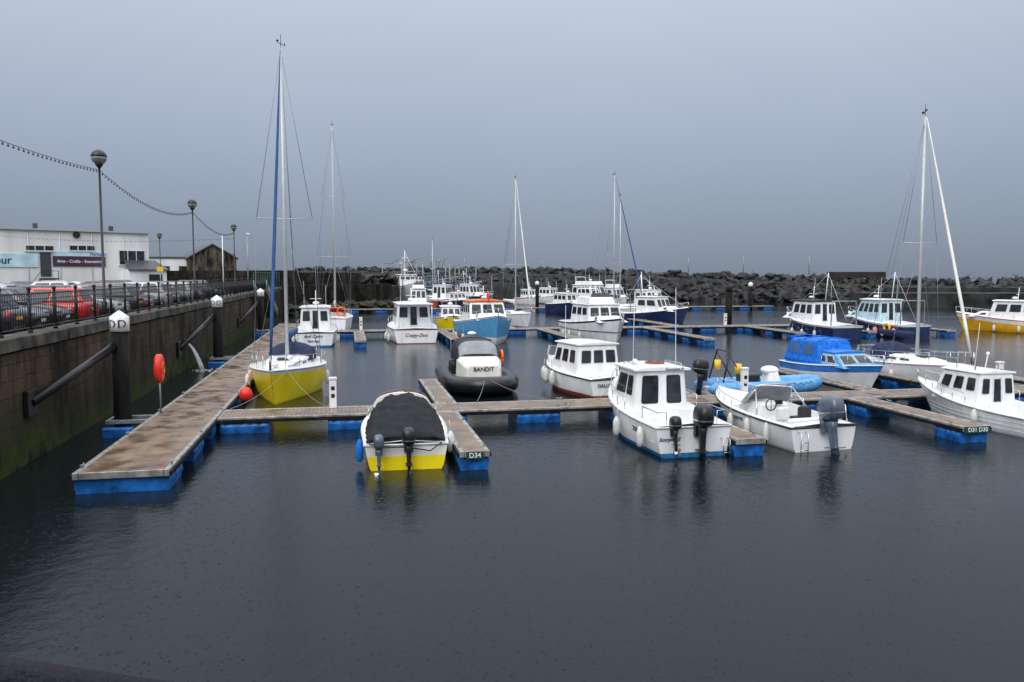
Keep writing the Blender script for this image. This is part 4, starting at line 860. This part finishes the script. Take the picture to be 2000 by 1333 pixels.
# ---------------------------------------------------------------- rock armour
def boulder(seed):
    r=random.Random(seed); bm=bmesh.new()
    for i in range(12):
        p=Vector((r.gauss(0,1),r.gauss(0,1),r.gauss(0,1))).normalized(); bm.verts.new((p.x*1.15,p.y*.95,p.z*.75))
    res=bmesh.ops.convex_hull(bm,input=bm.verts)
    bmesh.ops.delete(bm,geom=[g_ for g_ in res['geom_interior'] if isinstance(g_,bmesh.types.BMVert)],context='VERTS')
    bmesh.ops.bevel(bm,geom=list(bm.edges),offset=.05,segments=1,affect='EDGES')
    me=bpy.data.meshes.new('boulder'); bm.to_mesh(me); bm.free(); me.materials.append(rockm); return me
BO=[boulder(i) for i in range(9)]
line=[(-62,236,7.4),(-18,212,7.0),(20,176,6.4),(60,147,4.9),(75,142,4.6),(105,140,4.6)]
segs=[]
for a,b in zip(line,line[1:]):
    a,b=Vector(a),Vector(b); segs.append((a,b,(b.xy-a.xy).length))
tot=sum(s[2] for s in segs)
core=MB(); rr=[]
for X,Y,z in line:
    rr.append([(X,Y-8,-1),(X,Y-2.5,z-1.6),(X,Y+3,z-1.2),(X,Y+14,-1)])
cb=core.loft(rr,0,sm=False)
rocks=MB(); front=[]
for i in range(2500):
    t=R.random()*tot
    for a,b,l in segs:
        if t<=l: break
        t-=l
    f=t/l; p=a.lerp(b,f); w=R.random(); off=-9+w*12; zz=(-.2+(p.z-.9)*min(1,w*1.25))+R.uniform(-.35,.4); s=R.uniform(.6,1.5)
    front.append((p.x,p.y+off,zz,s,R.random()*6.3,R.uniform(-.6,.6),R.uniform(-.6,.6)))
vis=[q for q in front if -.16<q[0]/q[1]<.65]; vis.sort(key=lambda q:-q[3]/q[1]); ind=set(map(id,vis[:300]))
for q in front:
    M=Matrix.Translation(q[:3])@Matrix.Rotation(q[4],4,'Z')@Matrix.Rotation(q[5],4,'X')@Matrix.Rotation(q[6],4,'Y')@Matrix.Scale(q[3],4)
    me=BO[R.randrange(9)]
    if id(q) in ind:
        o=bpy.data.objects.new('boulder',me); COL.objects.link(o); o.matrix_world=M; tag(o,'angular dark grey boulder in the rock breakwater','rock','breakwater boulders')
    else: rocks.add([M@vv.co for vv in me.vertices],[list(p.vertices) for p in me.polygons])
for fce in cb.f: rocks.add([cb.v[i] for i in fce],[list(range(len(fce)))])
# rock mound behind the slip, on the landward end of the harbour
for i in range(420):
    t=R.random(); X=-44+t*21+R.uniform(-1,1); Y=131+t*24+R.uniform(-3,3); M=Matrix.Translation((X,Y,R.uniform(2.2,5.0)))@Matrix.Rotation(R.random()*6,4,'Z')@Matrix.Rotation(R.uniform(-.6,.6),4,'X')@Matrix.Scale(R.uniform(.6,1.3),4); me=BO[i%9]
    rocks.add([M@vv.co for vv in me.vertices],[list(p.vertices) for p in me.polygons])
o=rocks.obj('rock_armour',rockm); o['kind']='stuff'; o['label']='mass of dark angular boulders forming the breakwater'; o['category']='rocks'
sl=MB()
for i in range(170):
    t=R.random(); c=(-29+t*11+R.uniform(0,3.5),104+t*21-R.uniform(0,4)-1,R.uniform(-.4,1.1)); me=BO[i%9]; M=Matrix.Translation(c)@Matrix.Rotation(R.random()*6,4,'Z')@Matrix.Scale(R.uniform(.4,1.),4); sl.add([M@v_.co for v_ in me.vertices],[list(p.vertices) for p in me.polygons])
o=sl.obj('weedy_rocks',weedm); o['kind']='stuff'; o['label']='seaweed covered rocks at foot of slip wall'; o['category']='rocks'
wall([(58,149.5),(66,147)],4.4,5.5,3,mat('rusty_brown_concrete',(.035,.028,.026),.7,0,.3,.6),'low dark brown concrete structure on breakwater','lookout_wall')
for X,Y in((7,190),(36,168),(45,160),(56,155)):
    rt=root('light_pole','thin pole standing on the breakwater','pole',(X,Y,5),0,'poles on breakwater'); MB().tube([(0,0,0),(0,0,3.8)],.07,6).obj('post',galv,rt); MB().sph((0,0,3.9),.14).obj('lamp_head',galv,rt)

w=MB().add([(-6000,-60,0),(6000,-60,0),(6000,9000,0),(-6000,9000,0)],[(0,1,2,3)]).obj('water',waterm); struct(w)
def Wp(u,v,z): a=W(u,v); return (a[0],a[1],z)
mooring('mooring_rope',Wp(1.9,26.0,1.05),Wp(2.8,26.9,.55)); mooring('mooring_rope',Wp(.9,26.0,1.05),Wp(.3,26.9,.55)); mooring('mooring_rope',Wp(2.5,21.3,.7),Wp(2.78,22,.55),.1)
mooring('mooring_rope',Wp(9.1,27,1.4),Wp(8.2,27.4,.55),.2); mooring('mooring_rope',Wp(10.1,21.2,.85),Wp(10.4,22,.55),.1); mooring('mooring_rope',Wp(-2.3,31.9,1.4),Wp(-3.9,28.3,.55),.2); mooring('mooring_rope',Wp(-2.3,31.9,1.4),Wp(-.8,28.3,.55),.2)
mooring('mooring_rope',Wp(12.4,26.5,1.1),Wp(11.8,26.9,.55),.1); mooring('mooring_rope',Wp(5.4,32.6,.75),Wp(4.4,28.3,.55),.12); mooring('mooring_rope',Wp(5.6,32.6,.75),Wp(6.9,28.3,.55),.12); mooring('mooring_rope',Wp(25.4,29.5,1.1),Wp(24,28.3,.55),.2)

# ---------------------------------------------------------------- world, sun, camera
wd=bpy.data.worlds.new('World'); scene.world=wd; wd.use_nodes=True; n=wd.node_tree.nodes; l=wd.node_tree.links
bg=n['Background']; tc=n.new('ShaderNodeTexCoord'); sp=n.new('ShaderNodeSeparateXYZ'); l.new(tc.outputs['Generated'],sp.inputs[0])
no=n.new('ShaderNodeTexNoise'); no.inputs['Scale'].default_value=1.6; no.inputs['Detail'].default_value=3; l.new(tc.outputs['Generated'],no.inputs['Vector'])
ma=n.new('ShaderNodeMath'); ma.operation='MULTIPLY_ADD'; l.new(no.outputs['Fac'],ma.inputs[0]); ma.inputs[1].default_value=.09; l.new(sp.outputs['Z'],ma.inputs[2])
K=2.0
rp=n.new('ShaderNodeValToRGB'); l.new(ma.outputs[0],rp.inputs[0]); e=rp.color_ramp.elements
e[0].position=.03; e[0].color=(.175/K,.22/K,.285/K,1); e[1].position=1; e[1].color=(1,1,1,1)
for p,c in((.1,(.24,.29,.38)),(.19,(.345,.4,.51)),(.28,(.44,.495,.61)),(.37,(.54,.595,.715)),(.55,(1.15,1.2,1.3))): q=e.new(p); q.color=tuple(a/K for a in c)+(1,)
sk=n.new('ShaderNodeTexSky'); sk.sky_type='NISHITA'; sk.sun_disc=False; sk.sun_elevation=math.radians(40); sk.sun_rotation=math.radians(200)
mx=n.new('ShaderNodeMix'); mx.data_type='RGBA'; mx.blend_type='ADD'; mx.inputs[0].default_value=.003; l.new(rp.outputs[0],mx.inputs[6]); l.new(sk.outputs[0],mx.inputs[7]); l.new(mx.outputs[2],bg.inputs[0]); bg.inputs[1].default_value=K
sl=bpy.data.lights.new('sun','SUN'); sl.energy=1.4; sl.angle=math.radians(40); sl.color=(1,.98,.95); so=bpy.data.objects.new('sun',sl); COL.objects.link(so); so.rotation_euler=(math.radians(50),0,math.radians(-20))
cam=bpy.data.cameras.new('camera'); cam.lens=28.8; cam.sensor_width=36; cam.clip_end=20000; cam.clip_start=.05
co=bpy.data.objects.new('camera',cam); COL.objects.link(co); co.location=(0,0,5); co.rotation_euler=(math.radians(90-4.63),0,0); scene.camera=co
scene.view_settings.view_transform='Standard'; scene.view_settings.look='None'; scene.view_settings.exposure=0
